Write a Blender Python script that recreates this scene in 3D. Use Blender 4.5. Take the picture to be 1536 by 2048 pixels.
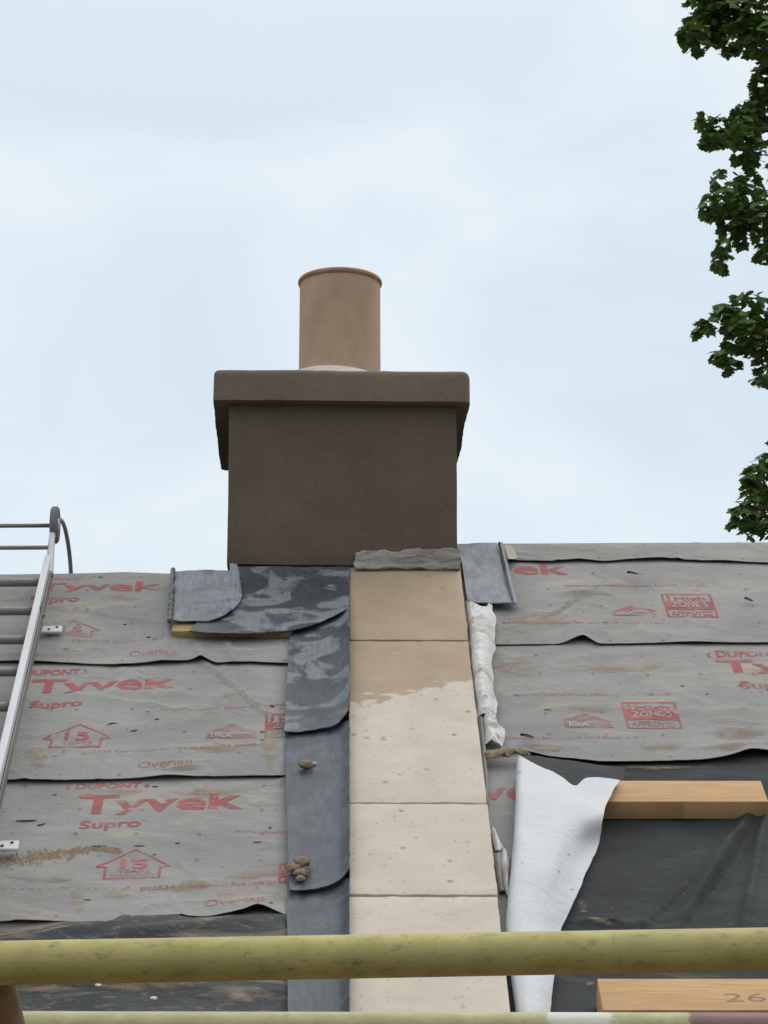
import bpy, bmesh, math, random
from mathutils import Vector, noise, Matrix
random.seed(7)
C = bpy.context.scene.collection
for o in list(bpy.data.objects): bpy.data.objects.remove(o)
sc = bpy.context.scene

# ------------------------------------------------------------ camera, sky, sun, exposure
F = 5000.0; PITCH = math.radians(14.5); EYE = Vector((0, 0, 4.2))
cam = bpy.data.cameras.new('camera'); camo = bpy.data.objects.new('camera', cam); C.objects.link(camo)
cam.sensor_fit = 'HORIZONTAL'; cam.sensor_width = 36; cam.lens = 36 * F / 1536
cam.clip_start = 0.05; cam.clip_end = 3000
camo.location = EYE; camo.rotation_euler = (math.pi / 2 + PITCH, 0, 0)
sc.camera = camo
SUN_EL, SUN_AZ = math.radians(56), math.radians(52)      # azimuth clockwise from +Y: behind the chimney, to the right
w = bpy.data.worlds.new('World'); sc.world = w; w.use_nodes = True
nt = w.node_tree; nt.nodes.clear()
def N(t, ty, **k):
    n = t.nodes.new(ty)
    for a, b in k.items(): setattr(n, a, b)
    return n
out = N(nt, 'ShaderNodeOutputWorld'); bg = N(nt, 'ShaderNodeBackground'); bg.inputs[1].default_value = 0.10
sky = N(nt, 'ShaderNodeTexSky', sky_type='NISHITA', sun_disc=False, sun_elevation=SUN_EL, sun_rotation=SUN_AZ)
tc = N(nt, 'ShaderNodeTexCoord')
mp = N(nt, 'ShaderNodeMapping'); mp.inputs['Scale'].default_value = (1.0, 1.0, 2.0); mp.inputs['Rotation'].default_value = (0, .6, 0)
n1 = N(nt, 'ShaderNodeTexNoise'); n1.inputs['Scale'].default_value = 5.0; n1.inputs['Detail'].default_value = 4; n1.inputs['Roughness'].default_value = .5
n1.inputs['Distortion'].default_value = .5
cr = N(nt, 'ShaderNodeValToRGB'); cr.color_ramp.elements[0].position = .38; cr.color_ramp.elements[1].position = .60
cr.color_ramp.elements[0].color = (7.15, 8.2, 9.05, 1); cr.color_ramp.elements[1].color = (8.25, 9.1, 9.75, 1)
sep = N(nt, 'ShaderNodeSeparateXYZ'); mr = N(nt, 'ShaderNodeMapRange')
mr.inputs['From Min'].default_value = .35; mr.inputs['From Max'].default_value = 1; mr.inputs['To Min'].default_value = 1; mr.inputs['To Max'].default_value = 1.75
mr.interpolation_type = 'SMOOTHSTEP'
vm = N(nt, 'ShaderNodeVectorMath', operation='SCALE')
mx = N(nt, 'ShaderNodeMix', data_type='RGBA'); mx.inputs[0].default_value = .94
L = nt.links.new
L(tc.outputs['Generated'], mp.inputs[0]); L(mp.outputs[0], n1.inputs[0]); L(n1.outputs[0], cr.inputs[0])
L(tc.outputs['Generated'], sep.inputs[0]); L(sep.outputs[2], mr.inputs[0])
mz = N(nt, 'ShaderNodeMix', data_type='RGBA'); mz.inputs[7].default_value = (9.1, 9.0, 8.7, 1)
mf = N(nt, 'ShaderNodeMapRange'); mf.inputs['From Min'].default_value = .38; mf.inputs['From Max'].default_value = .9; mf.inputs['To Max'].default_value = .8
L(sep.outputs[2], mf.inputs[0]); L(mf.outputs[0], mz.inputs[0]); L(cr.outputs[0], mz.inputs[6])
L(mz.outputs[2], vm.inputs[0]); L(mr.outputs[0], vm.inputs['Scale'])
L(sky.outputs[0], mx.inputs[6]); L(vm.outputs[0], mx.inputs[7]); L(mx.outputs[2], bg.inputs[0]); L(bg.outputs[0], out.inputs[0])
sl = bpy.data.lights.new('sun', 'SUN'); sl.energy = 1.1; sl.angle = math.radians(35); sl.color = (1, .955, .89)
so = bpy.data.objects.new('sun', sl); C.objects.link(so)
sd = Vector((math.sin(SUN_AZ) * math.cos(SUN_EL), math.cos(SUN_AZ) * math.cos(SUN_EL), math.sin(SUN_EL)))
so.rotation_euler = sd.to_track_quat('Z', 'Y').to_euler(); so.location = (5, 5, 20)
sc.view_settings.view_transform = 'Standard'; sc.view_settings.look = 'None'
sc.view_settings.exposure = 0.0; sc.view_settings.gamma = 1; sc.view_settings.use_curve_mapping = False
sc.render.engine = 'CYCLES'

# ------------------------------------------------------------ where the roof stands
FWD = Vector((0, math.cos(PITCH), math.sin(PITCH))); UP = Vector((0, -math.sin(PITCH), math.cos(PITCH))); RT = Vector((1, 0, 0))
def ray(x, y): return (RT * (x - 768) + UP * (1024 - y) + FWD * F).normalized()
AZ = math.radians(-0.93); EL = math.radians(34.5)
S = Vector((math.sin(AZ) * math.cos(EL), math.cos(AZ) * math.cos(EL), math.sin(EL)))     # up the slope
R = Vector((math.cos(AZ), -math.sin(AZ), 0))                                            # along the ridge
NN = R.cross(S)                                                                         # out of the roof
r0 = ray(808, 1135); SLAB = EYE + r0 * (7.5 / r0.y); O = SLAB - NN * .05                 # roof origin, slab tops 5 cm proud
def uvh(x, y, h=0.0):
    r = ray(x, y); t = (O + NN * h - EYE).dot(NN) / r.dot(NN); p = EYE + r * t - O
    return p.dot(R), p.dot(S)
def rp(u, v, h=0.0): return O + R * u + S * v + NN * h
def at(x, y, h=0.0): return rp(*uvh(x, y, h), h)
def at_depth(x, y, d):
    r = ray(x, y); return EYE + r * (d / r.y)
def lerp_poly(pts, x):
    if x <= pts[0][0]: return pts[0][1]
    for (a, b), (c, d) in zip(pts, pts[1:]):
        if x <= c:
            t = (x - a) / max(c - a, 1e-9); t = t * t * (3 - 2 * t) if False else t
            return b + (d - b) * t
    return pts[-1][1]

# ------------------------------------------------------------ objects
ORG = {}
def tag(o, label=None, cat=None, group=None, kind=None):
    for k, v in (('label', label), ('category', cat), ('group', group), ('kind', kind)):
        if v: o[k] = v
    return o
def thing(name, label, cat, loc, group=None):
    o = bpy.data.objects.new(name, None); C.objects.link(o); o.location = loc; o.empty_display_size = .1
    ORG[o.name] = Vector(loc); return tag(o, label, cat, group)
def link_mesh(name, verts, faces, m, parent=None, uvs=None, smooth=False, origin=None):
    """verts in world space; the object is put at its parent's origin (or at its own lowest middle)"""
    verts = [Vector(v) for v in verts]
    if parent is not None: og = ORG[parent.name]
    elif origin is not None: og = Vector(origin)
    else:
        og = sum(verts, Vector()) / len(verts); og.z = min(v.z for v in verts)
    me = bpy.data.meshes.new(name); me.from_pydata([v - og for v in verts], [], faces)
    if uvs is not None:
        ul = me.uv_layers.new(name='UVMap')
        for l in me.loops: ul.data[l.index].uv = uvs[l.vertex_index]
    if smooth: me.polygons.foreach_set('use_smooth', [True] * len(me.polygons))
    me.materials.append(m); me.update()
    o = bpy.data.objects.new(name, me); C.objects.link(o)
    if parent is not None: o.parent = parent
    else: o.location = og
    ORG[o.name] = og
    return o
def roof_uv(verts): return [((Vector(v) - O).dot(R), (Vector(v) - O).dot(S)) for v in verts]
def obj_bm(name, bm, m, parent=None, smooth=False, uv='roof'):
    bm.normal_update(); bm.verts.ensure_lookup_table()
    vs = [v.co.copy() for v in bm.verts]; fs = [[v.index for v in f.verts] for f in bm.faces]; bm.free()
    o = link_mesh(name, vs, fs, m, parent, roof_uv(vs), smooth)
    if smooth == 'auto':
        for p in o.data.polygons: p.use_smooth = True
        o.data.set_sharp_from_angle(angle=math.radians(35))
    return o
def box_bm(o, ax, ay, az, lo, hi, bevel=0.0, seg=2, bm=None):
    """box in the frame (o; ax, ay, az)"""
    nb = bmesh.new(); vs = []
    for k in (0, 1):
        for j in (0, 1):
            for i in (0, 1):
                c = (hi[0] if i else lo[0], hi[1] if j else lo[1], hi[2] if k else lo[2])
                vs.append(nb.verts.new(o + ax * c[0] + ay * c[1] + az * c[2]))
    for f in ((0, 2, 3, 1), (4, 5, 7, 6), (0, 1, 5, 4), (2, 6, 7, 3), (0, 4, 6, 2), (1, 3, 7, 5)): nb.faces.new([vs[i] for i in f])
    if bevel: bmesh.ops.bevel(nb, geom=list(nb.edges), offset=bevel, segments=seg, affect='EDGES', profile=.6)
    bmesh.ops.recalc_face_normals(nb, faces=list(nb.faces))
    if bm is None: return nb
    me = bpy.data.meshes.new('t'); nb.to_mesh(me); nb.free(); bm.from_mesh(me); bpy.data.meshes.remove(me); return bm
def tube_data(pts, r, seg=14, flat=None, cap=True):
    pts = [Vector(p) for p in pts]; vs = []; fs = []; n = len(pts); uvs = []; ln = 0
    for i, p in enumerate(pts):
        d = (pts[min(i + 1, n - 1)] - pts[max(i - 1, 0)]).normalized()
        a = d.cross(Vector((0, 0, 1)))
        if a.length < .1: a = d.cross(Vector((0, 1, 0)))
        a.normalize(); b = a.cross(d)
        rr = r[i] if isinstance(r, (list, tuple)) else r
        if i: ln += (p - pts[i - 1]).length
        for k in range(seg):
            t = 2 * math.pi * k / seg
            vs.append(p + a * math.cos(t) * rr * (flat or 1) + b * math.sin(t) * rr); uvs.append((ln, k / seg))
    for i in range(n - 1):
        for k in range(seg):
            q = (k + 1) % seg
            fs.append((i * seg + k, i * seg + q, (i + 1) * seg + q, (i + 1) * seg + k))
    if cap: fs.append(tuple(range(seg))[::-1]); fs.append(tuple((n - 1) * seg + k for k in range(seg)))
    return vs, fs, uvs
def tube(name, pts, r, m, parent=None, seg=14, flat=None, cap=True):
    vs, fs, uvs = tube_data(pts, r, seg, flat, cap); return link_mesh(name, vs, fs, m, parent, uvs, True)
def spline(pts, n):
    out = []; m = len(pts)
    for i in range(m - 1):
        p0, p1, p2, p3 = pts[max(i - 1, 0)], pts[i], pts[i + 1], pts[min(i + 2, m - 1)]
        for k in range(n):
            t = k / n
            out.append(tuple(.5 * ((2 * b) + (-a + c) * t + (2 * a - 5 * b + 4 * c - d) * t * t + (-a + 3 * b - 3 * c + d) * t ** 3) for a, b, c, d in zip(p0, p1, p2, p3)))
    out.append(tuple(pts[-1])); return out
def patch(name, rows, m, parent=None, n=6, thick=.0022, rough=.0, rfreq=14, edge=.0, seed=0):
    """a bent sheet: rows of (photo x, photo y, height above the roof), smoothed, with real thickness"""
    rows = [spline(r, n) for r in rows]
    cols = [spline([r[j] for r in rows], n) for j in range(len(rows[0]))]
    nu, nv = len(cols), len(cols[0]); top = []; uvs = []
    for j in range(nv):
        for i in range(nu):
            x, y, h = cols[i][j]
            e = min(i, nu - 1 - i, j, nv - 1 - j)
            if edge and e == 0:
                x += edge * noise.noise(Vector((x * .05, y * .05, seed))); y += edge * noise.noise(Vector((x * .06 + 9, y * .05, seed)))
            u, v = uvh(x, y, h); h2 = h
            if rough: h2 = h + rough * noise.fractal(Vector((u * rfreq, v * rfreq, seed)), .8, 2.1, 3)
            top.append(rp(u, v, h2)); uvs.append((u, v))
    vs = top + [p - NN * thick for p in top]; k = nu * nv; fs = []
    for j in range(nv - 1):
        for i in range(nu - 1):
            a = j * nu + i; fs.append((a, a + nu, a + nu + 1, a + 1)); fs.append((k + a, k + a + 1, k + a + nu + 1, k + a + nu))
    rim = [i for i in range(nu)] + [j * nu + nu - 1 for j in range(1, nv)] + [(nv - 1) * nu + i for i in range(nu - 2, -1, -1)] + [j * nu for j in range(nv - 2, 0, -1)]
    for a, b in zip(rim, rim[1:] + rim[:1]): fs.append((a, b, k + b, k + a))
    o = link_mesh(name, vs, fs, m, parent, uvs + uvs, True)
    o.data.set_sharp_from_angle(angle=math.radians(22 if m is M.get('torn') else 60)); return o

# ------------------------------------------------------------ materials
def mat(name, rough=.7, metal=0.0, spec=.5):
    m = bpy.data.materials.new(name); m.use_nodes = True; t = m.node_tree; b = t.nodes['Principled BSDF']
    b.inputs['Roughness'].default_value = rough; b.inputs['Metallic'].default_value = metal
    b.inputs['Specular IOR Level'].default_value = spec
    return m, t, b
def coords(t, kind='UV', scale=(1, 1, 1), rot=0):
    c = N(t, 'ShaderNodeTexCoord'); p = N(t, 'ShaderNodeMapping'); p.inputs['Scale'].default_value = scale; p.inputs['Rotation'].default_value = (0, 0, rot)
    t.links.new(c.outputs[kind], p.inputs[0]); return p.outputs[0]
def nz(t, co, scale, detail=4, rough=.55, dist=0.0):
    n = N(t, 'ShaderNodeTexNoise'); n.inputs['Scale'].default_value = scale; n.inputs['Detail'].default_value = detail
    n.inputs['Roughness'].default_value = rough; n.inputs['Distortion'].default_value = dist; t.links.new(co, n.inputs[0]); return n.outputs[0]
def ramp(t, f, lo, hi, a=0.0, b=1.0):
    r = N(t, 'ShaderNodeMapRange'); r.inputs[1].default_value = lo; r.inputs[2].default_value = hi; r.inputs[3].default_value = a; r.inputs[4].default_value = b
    t.links.new(f, r.inputs[0]); return r.outputs[0]
def mixc(t, f, a, b):
    n = N(t, 'ShaderNodeMix', data_type='RGBA')
    for s, i in ((f, 0), (a, 6), (b, 7)):
        if isinstance(s, (int, float)): n.inputs[i].default_value = s
        elif isinstance(s, tuple): n.inputs[i].default_value = (*s, 1)
        else: t.links.new(s, n.inputs[i])
    return n.outputs[2]
def mth(t, op, a, b=0.0):
    n = N(t, 'ShaderNodeMath', operation=op)
    for s, i in ((a, 0), (b, 1)):
        if isinstance(s, (int, float)): n.inputs[i].default_value = s
        else: t.links.new(s, n.inputs[i])
    return n.outputs[0]
def bump(t, b, h, dist=.002, strength=1.0):
    n = N(t, 'ShaderNodeBump'); n.inputs['Distance'].default_value = dist; n.inputs['Strength'].default_value = strength
    t.links.new(h, n.inputs['Height']); t.links.new(n.outputs[0], b.inputs['Normal'])
def setc(t, b, c): t.links.new(c, b.inputs['Base Color'])

def m_render(name, c1, c2, grain=.0012, kind='Object'):
    m, t, b = mat(name, .92, spec=.2); co = coords(t, kind)
    c = mixc(t, ramp(t, nz(t, co, 3.2, 6, .6), .3, .7), c1, c2)
    sp = ramp(t, nz(t, co, 260, 2), .35, .7, .82, 1.15)
    v = N(t, 'ShaderNodeVectorMath', operation='SCALE'); t.links.new(c, v.inputs[0]); t.links.new(sp, v.inputs['Scale']); setc(t, b, v.outputs[0])
    bump(t, b, mth(t, 'ADD', nz(t, co, 220, 3), mth(t, 'MULTIPLY', nz(t, co, 7, 4), 2.5)), grain, .8); return m
M = {}
M['stack'] = m_render('brown_stack_render', (.104, .080, .059), (.145, .112, .083))
M['cap'] = m_render('brown_cap_render_lit', (.148, .117, .088), (.186, .149, .113))  # same render as the stack, lightened for the light the rounded cap catches
M['flaunch'] = m_render('pale_mortar', (.5, .44, .40), (.58, .5, .46))
# clay pot
m, t, b = mat('buff_clay', .8, spec=.3); co = coords(t, 'Object', (1, 1, .6))
c = mixc(t, ramp(t, nz(t, co, 9, 5), .35, .7), (.375, .255, .168), (.46, .325, .22))
mk = N(t, 'ShaderNodeTexCoord'); c = mixc(t, ramp(t, nz(t, coords(t, 'Object', (6, 6, .8)), 7, 4, .6), .66, .76, 0, .5), c, (.2, .14, .1))
setc(t, b, c); bump(t, b, nz(t, co, 120, 3), .0008, .5); M['pot'] = m
m, t, b = mat('red_clay_rim', .75, spec=.3); co = coords(t, 'Object')
setc(t, b, mixc(t, ramp(t, nz(t, co, 20, 4), .35, .7), (.30, .165, .095), (.38, .23, .145))); M['rim'] = m
# wet / dry sandstone: the rain-damp upper part has a ragged lower edge
def m_slab():
    m, t, b = mat('sandstone_coping', .85, spec=.3); co = coords(t)
    dry = mixc(t, ramp(t, nz(t, co, 5, 6, .6, .6), .3, .7), (.44, .383, .316), (.53, .466, .388))
    dry = mixc(t, ramp(t, nz(t, coords(t, 'UV', (1, 4, 1), .2), 6, 4, .6), .62, .8, 0, .6), dry, (.36, .285, .22))
    wet = mixc(t, ramp(t, nz(t, co, 7, 5, .6), .3, .7), (.292, .218, .144), (.35, .266, .180))
    c = N(t, 'ShaderNodeTexCoord'); s = N(t, 'ShaderNodeSeparateXYZ'); t.links.new(c.outputs['UV'], s.inputs[0])
    (ua, va), (ub, vb) = uvh(697, 1412, .05), uvh(950, 1354, .05); k = (vb - va) / (ub - ua)
    line = mth(t, 'SUBTRACT', s.outputs[1], mth(t, 'ADD', mth(t, 'MULTIPLY', s.outputs[0], k), va - ua * k))
    line = mth(t, 'ADD', line, mth(t, 'MULTIPLY', mth(t, 'SUBTRACT', nz(t, coords(t, 'UV', (1, 1.3, 1)), 11, 5, .55, .9), .5), .22))
    f = ramp(t, line, -.006, .013)
    isl = mth(t, 'MULTIPLY', ramp(t, nz(t, coords(t, 'UV', (1, 2.2, 1), -.5), 9, 5, .6, .5), .655, .675), ramp(t, line, .5, .1))
    f = mth(t, 'MULTIPLY', f, mth(t, 'SUBTRACT', 1.0, mth(t, 'MULTIPLY', isl, .85)))
    c2 = mixc(t, f, dry, wet)
    vo = N(t, 'ShaderNodeTexVoronoi'); vo.inputs['Scale'].default_value = 26; t.links.new(co, vo.inputs[0])
    sc_ = N(t, 'ShaderNodeSeparateColor'); t.links.new(vo.outputs['Color'], sc_.inputs[0])
    spot = mth(t, 'MULTIPLY', ramp(t, vo.outputs['Distance'], .26, .14), ramp(t, sc_.outputs[0], .68, .7))
    spot = mth(t, 'MULTIPLY', spot, ramp(t, nz(t, co, 3.4, 2), .44, .56))
    c3 = mixc(t, mth(t, 'MULTIPLY', spot, .75), c2, (.24, .16, .10))
    v2 = N(t, 'ShaderNodeTexVoronoi'); v2.inputs['Scale'].default_value = 70; t.links.new(co, v2.inputs[0])
    s2 = N(t, 'ShaderNodeSeparateColor'); t.links.new(v2.outputs['Color'], s2.inputs[0])
    c3 = mixc(t, mth(t, 'MULTIPLY', mth(t, 'MULTIPLY', ramp(t, v2.outputs['Distance'], .3, .15), ramp(t, s2.outputs[0], .80, .82)), .55), c3, (.25, .19, .13))
    sp = ramp(t, nz(t, co, 380, 2), .3, .7, .93, 1.06)
    vv = N(t, 'ShaderNodeVectorMath', operation='SCALE'); t.links.new(c3, vv.inputs[0]); t.links.new(sp, vv.inputs['Scale']); setc(t, b, vv.outputs[0])
    t.links.new(ramp(t, f, 0, 1, .9, .62), b.inputs['Roughness'])
    bump(t, b, mth(t, 'ADD', nz(t, co, 150, 4), mth(t, 'MULTIPLY', nz(t, co, 14, 3), 2)), .001, .6)
    return m
M['slab'] = m_slab()
# roof membrane
def m_membrane(name, c1, c2, dirt, amount, bmp=.0016):
    m, t, b = mat(name, .8, spec=.18); co = coords(t)
    c = mixc(t, ramp(t, nz(t, co, 3.2, 6, .6, .4), .3, .7), c1, c2)
    c = mixc(t, ramp(t, nz(t, coords(t, 'UV', (1, 3.2, 1), .08), 3.0, 7, .62, .8), amount, amount + .14, 0, .75), c, dirt)
    c = mixc(t, ramp(t, nz(t, coords(t, 'UV', (1, 2.0, 1)), 24, 5, .65), amount + .06, amount + .14, 0, .6), c, tuple(x * .62 for x in dirt))
    v2 = N(t, 'ShaderNodeTexVoronoi'); v2.inputs['Scale'].default_value = 34; t.links.new(co, v2.inputs[0])
    s2 = N(t, 'ShaderNodeSeparateColor'); t.links.new(v2.outputs['Color'], s2.inputs[0])
    c = mixc(t, mth(t, 'MULTIPLY', mth(t, 'MULTIPLY', ramp(t, v2.outputs['Distance'], .18, .1), ramp(t, s2.outputs[0], .90, .91)), .7), c, (.10, .09, .08))
    sp = ramp(t, nz(t, co, 300, 2), .3, .7, .90, 1.08)
    vv = N(t, 'ShaderNodeVectorMath', operation='SCALE'); t.links.new(c, vv.inputs[0]); t.links.new(sp, vv.inputs['Scale']); setc(t, b, vv.outputs[0])
    h = mth(t, 'ADD', nz(t, co, 170, 3), mth(t, 'MULTIPLY', nz(t, coords(t, 'UV', (1, 1.8, 1), .3), 16, 5, .6, 1.2), 7))
    bump(t, b, h, bmp, .8); return m
M['mem'] = m_membrane('grey_breather_membrane', (.205, .200, .193), (.285, .277, .264), (.36, .305, .24), .56, .0009)
M['dark'] = m_membrane('charcoal_underlay', (.026, .028, .030), (.044, .047, .049), (.11, .098, .082), .60, .0008)
M['darkd'] = m_membrane('dusty_charcoal_underlay', (.046, .049, .052), (.068, .071, .073), (.28, .225, .175), .50, .0012)
M['torn'] = m_membrane('dirty_white_membrane', (.52, .52, .50), (.64, .64, .62), (.36, .25, .16), .52)
M['white'] = m_membrane('white_membrane_back', (.53, .53, .54), (.58, .58, .59), (.45, .42, .38), .74, .0006)
# print
def m_print(name, col, lo, hi):
    m, t, b = mat(name, .7, spec=.2); co = coords(t)
    setc(t, b, mixc(t, ramp(t, nz(t, co, 8, 4), .3, .7), col, tuple(x * 1.25 + .03 for x in col)))
    f = ramp(t, nz(t, coords(t, 'UV', (1, 1.7, 1)), 7.5, 7, .68, .5), lo, hi, .9, .12)
    t.links.new(f, b.inputs['Alpha']); return m
M['print'] = m_print('red_print', (.285, .074, .070), .46, .66)
M['printf'] = m_print('faded_red_print', (.31, .095, .092), .38, .60)
M['printg'] = m_print('grey_print_knockout', (.26, .24, .235), .6, .8)
M['slit'] = mat('dark_scrap_and_hole', .9)[0]; M['slit'].node_tree.nodes['Principled BSDF'].inputs['Base Color'].default_value = (.03, .027, .024, 1)  # scraps, and the painted dark inside tears and plate holes
# lead
def m_lead(name, a, bcol, c_, lo):
    m, t, b = mat(name, .5, .0, .5); co = coords(t, 'UV', (1, 1.25, 1), .5)
    base = mixc(t, ramp(t, nz(t, co, 6, 5, .6), .3, .7), a, tuple(x * 1.5 for x in a))
    f = ramp(t, nz(t, co, 5.5, 6, .55, 1.1), lo, lo + .06)
    c = mixc(t, mth(t, 'MULTIPLY', f, .8), base, bcol)
    c = mixc(t, ramp(t, nz(t, co, 14, 6, .65, .8), .58, .62, 0, .55), c, c_)
    vv = N(t, 'ShaderNodeVectorMath', operation='SCALE'); t.links.new(c, vv.inputs[0]); t.links.new(mth(t, 'MULTIPLY', ramp(t, nz(t, co, 90, 3), .3, .7, .85, 1.12), ramp(t, nz(t, coords(t, 'UV', (9, 1.2, 1), .35), 9, 6, .7), .3, .7, .72, 1.28)), vv.inputs['Scale'])
    setc(t, b, vv.outputs[0]); t.links.new(ramp(t, f, 0, 1, .42, .62), b.inputs['Roughness'])
    bump(t, b, mth(t, 'ADD', nz(t, co, 12, 4), mth(t, 'MULTIPLY', nz(t, co, 60, 3), .25)), .006, .55); return m
M['lead'] = m_lead('weathered_lead', (.036, .041, .048), (.17, .19, .205), (.085, .082, .075), .49)
M['leadb'] = m_lead('blue_grey_lead', (.085, .092, .105), (.21, .22, .245), (.13, .125, .12), .47)
M['leads'] = m_lead('plain_grey_lead', (.040, .046, .055), (.10, .112, .125), (.082, .08, .074), .53)
# timber
def m_wood(name, c1, c2):
    m, t, b = mat(name, .75, spec=.25); co = coords(t, 'UV', (1.2, 16, 1))
    c = mixc(t, ramp(t, nz(t, co, 5, 6, .65, .6), .3, .7), c1, c2)
    c = mixc(t, ramp(t, nz(t, coords(t, 'UV', (.8, 24, 1)), 9, 5, .6, .3), .52, .62, 0, .45), c, tuple(x * .66 for x in c1))
    c = mixc(t, ramp(t, nz(t, coords(t, 'UV'), 16, 3), .70, .74, 0, .6), c, tuple(x * .5 for x in c1)); setc(t, b, c)
    bump(t, b, nz(t, co, 30, 4), .0007, .6); return m
M['wood'] = m_wood('sawn_softwood', (.40, .24, .115), (.52, .335, .175))
M['woody'] = m_wood('yellow_softwood', (.31, .215, .095), (.40, .29, .14))
# metal tubes
def m_tube(name, c1, c2, wear, lo, extra=None):
    m, t, b = mat(name, .5, 0, .5); co = coords(t, 'UV', (1, .16, 1))
    c = mixc(t, ramp(t, nz(t, co, 14, 5, .6), .3, .7), c1, c2)
    c = mixc(t, ramp(t, nz(t, coords(t, 'UV', (1, .3, 1)), 40, 6, .75, .4), lo, lo + .16, 0, .7), c, wear)
    c = mixc(t, ramp(t, nz(t, coords(t, 'UV', (1, .16, 1)), 75, 4, .7), .66, .72, 0, .6), c, wear)
    if extra:
        s = N(t, 'ShaderNodeSeparateXYZ'); cc = N(t, 'ShaderNodeTexCoord'); t.links.new(cc.outputs['UV'], s.inputs[0])
        wob = mth(t, 'MULTIPLY', mth(t, 'SUBTRACT', nz(t, co, 30, 4), .5), .06)
        x = mth(t, 'ADD', s.outputs[0], wob)
        for a, z, col in extra:
            f = mth(t, 'MULTIPLY', ramp(t, x, a, a + .006), ramp(t, x, z + .006, z)); c = mixc(t, mth(t, 'MULTIPLY', f, .9), c, col)
    setc(t, b, c); t.links.new(ramp(t, nz(t, co, 30, 4), .3, .7, .45, .65), b.inputs['Roughness'])
    bump(t, b, nz(t, coords(t, 'UV', (1, .2, 1)), 60, 5), .0006, .6); return m
M['alu'] = m_tube('dull_aluminium', (.44, .44, .46), (.55, .55, .565), (.22, .2, .18), .62)
M['aludark'] = m_tube('weathered_aluminium_rung', (.14, .135, .125), (.22, .21, .195), (.1, .09, .08), .6)
M['rubber'] = m_render('grey_rubber', (.13, .145, .14), (.18, .19, .18))
M['yellow'] = m_tube('yellow_painted_steel', (.27, .225, .06), (.40, .34, .115), (.10, .085, .04), .53)
M['rust'] = m_tube('rusty_steel', (.10, .06, .035), (.16, .095, .05), (.05, .035, .025), .55)
M['mortar'] = m_render('grey_mortar', (.13, .12, .10), (.42, .40, .355), .004)
M['lump'] = m_render('brown_mortar_lump', (.16, .125, .085), (.25, .2, .14))
M['sand'] = m_render('loose_sand', (.33, .26, .18), (.42, .34, .25))
M['tape'] = m_render('buff_tape', (.42, .37, .28), (.48, .42, .33))
M['grass'] = m_render('trodden_earth_ground', (.062, .054, .043), (.088, .077, .062))
M['stone'] = m_render('rubble_wall', (.3, .27, .23), (.4, .36, .3))
m, t, b = mat('bark', .95); co = coords(t, 'Object', (1, 1, .25)); setc(t, b, mixc(t, nz(t, co, 6, 5), (.05, .04, .03), (.12, .1, .08))); bump(t, b, nz(t, co, 10, 5), .03); M['bark'] = m
def m_leaf(name, c1, c2):
    m = bpy.data.materials.new(name); m.use_nodes = True; t = m.node_tree; t.nodes.clear()
    g = N(t, 'ShaderNodeNewGeometry'); o_ = N(t, 'ShaderNodeOutputMaterial'); d = N(t, 'ShaderNodeBsdfPrincipled'); tr = N(t, 'ShaderNodeBsdfTranslucent'); mx_ = N(t, 'ShaderNodeMixShader')
    c = mixc(t, g.outputs['Random Per Island'], c1, c2); t.links.new(c, d.inputs['Base Color']); d.inputs['Roughness'].default_value = .5
    t.links.new(mixc(t, .5, c, (.12, .15, .02)), tr.inputs[0]); mx_.inputs[0].default_value = .28
    t.links.new(d.outputs[0], mx_.inputs[1]); t.links.new(tr.outputs[0], mx_.inputs[2]); t.links.new(mx_.outputs[0], o_.inputs[0]); return m
M['leaf'] = m_leaf('maple_leaf', (.046, .098, .018), (.125, .205, .045))

# ------------------------------------------------------------ ground and house
g = 400; gv = [(-g, -g, 0), (g, -g, 0), (g, g, 0), (-g, g, 0)]
tag(link_mesh('ground', gv, [(0, 1, 2, 3)], M['grass'], origin=(0, 0, 0)), kind='structure')
vRL = uvh(170, 1150, .0)[1]; vRR = uvh(1220, 1091, .0)[1]
uS0, uS1 = uvh(698, 1135, .05)[0], uvh(920, 1135, .05)[0]; uM = (uS0 + uS1) / 2
vE = -4.3
house = thing('cottage', 'pitched roofed cottage with stripped slates beneath grey membrane, ladder and chimney', 'house', (O.x, O.y - 1, 0))
def roof_half(ua, ub, vr, name):
    dn = -.02; B = Vector((S.x, S.y, 0)).normalized(); back = B * math.cos(EL) - Vector((0, 0, 1)) * math.sin(EL)
    vs = []
    for u in (ua, ub):
        rg = rp(u, vr, dn - .004); ev = rp(u, vE, dn); bk = rg + back * 5.5
        vs += [ev, rg, bk, bk - Vector((0, 0, .2)), rg - Vector((0, 0, .25)), ev - Vector((0, 0, .2))]
    fs = [(0, 1, 7, 6), (1, 2, 8, 7), (2, 3, 9, 8), (3, 4, 10, 9), (4, 5, 11, 10), (5, 0, 6, 11), (0, 5, 4, 3, 2, 1), (6, 7, 8, 9, 10, 11)]
    return link_mesh(name, vs, fs, M['dark'], house, roof_uv(vs))
tag(roof_half(-6, uM - .002, vRL, 'roof'), 'lower roof slope left of the coping stones')
tag(roof_half(uM + .002, 6, vRR, 'roof'), 'higher roof slope right of the coping stones')
ev = rp(0, vE + .35, 0); Bd = Vector((S.x, S.y, 0)).normalized()
obj_bm('wall', box_bm(Vector((ev.x, ev.y, 0)), R, Bd, Vector((0, 0, 1)), (-5.9, 0, 0), (5.9, .5, ev.z - .3), .01), M['stone'], house)
obj_bm('wall', box_bm(Vector((ev.x, ev.y, 0)), R, Bd, Vector((0, 0, 1)), (-5.9, 6.5, 0), (5.9, 7.0, ev.z - .3), .01), M['stone'], house)

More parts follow.
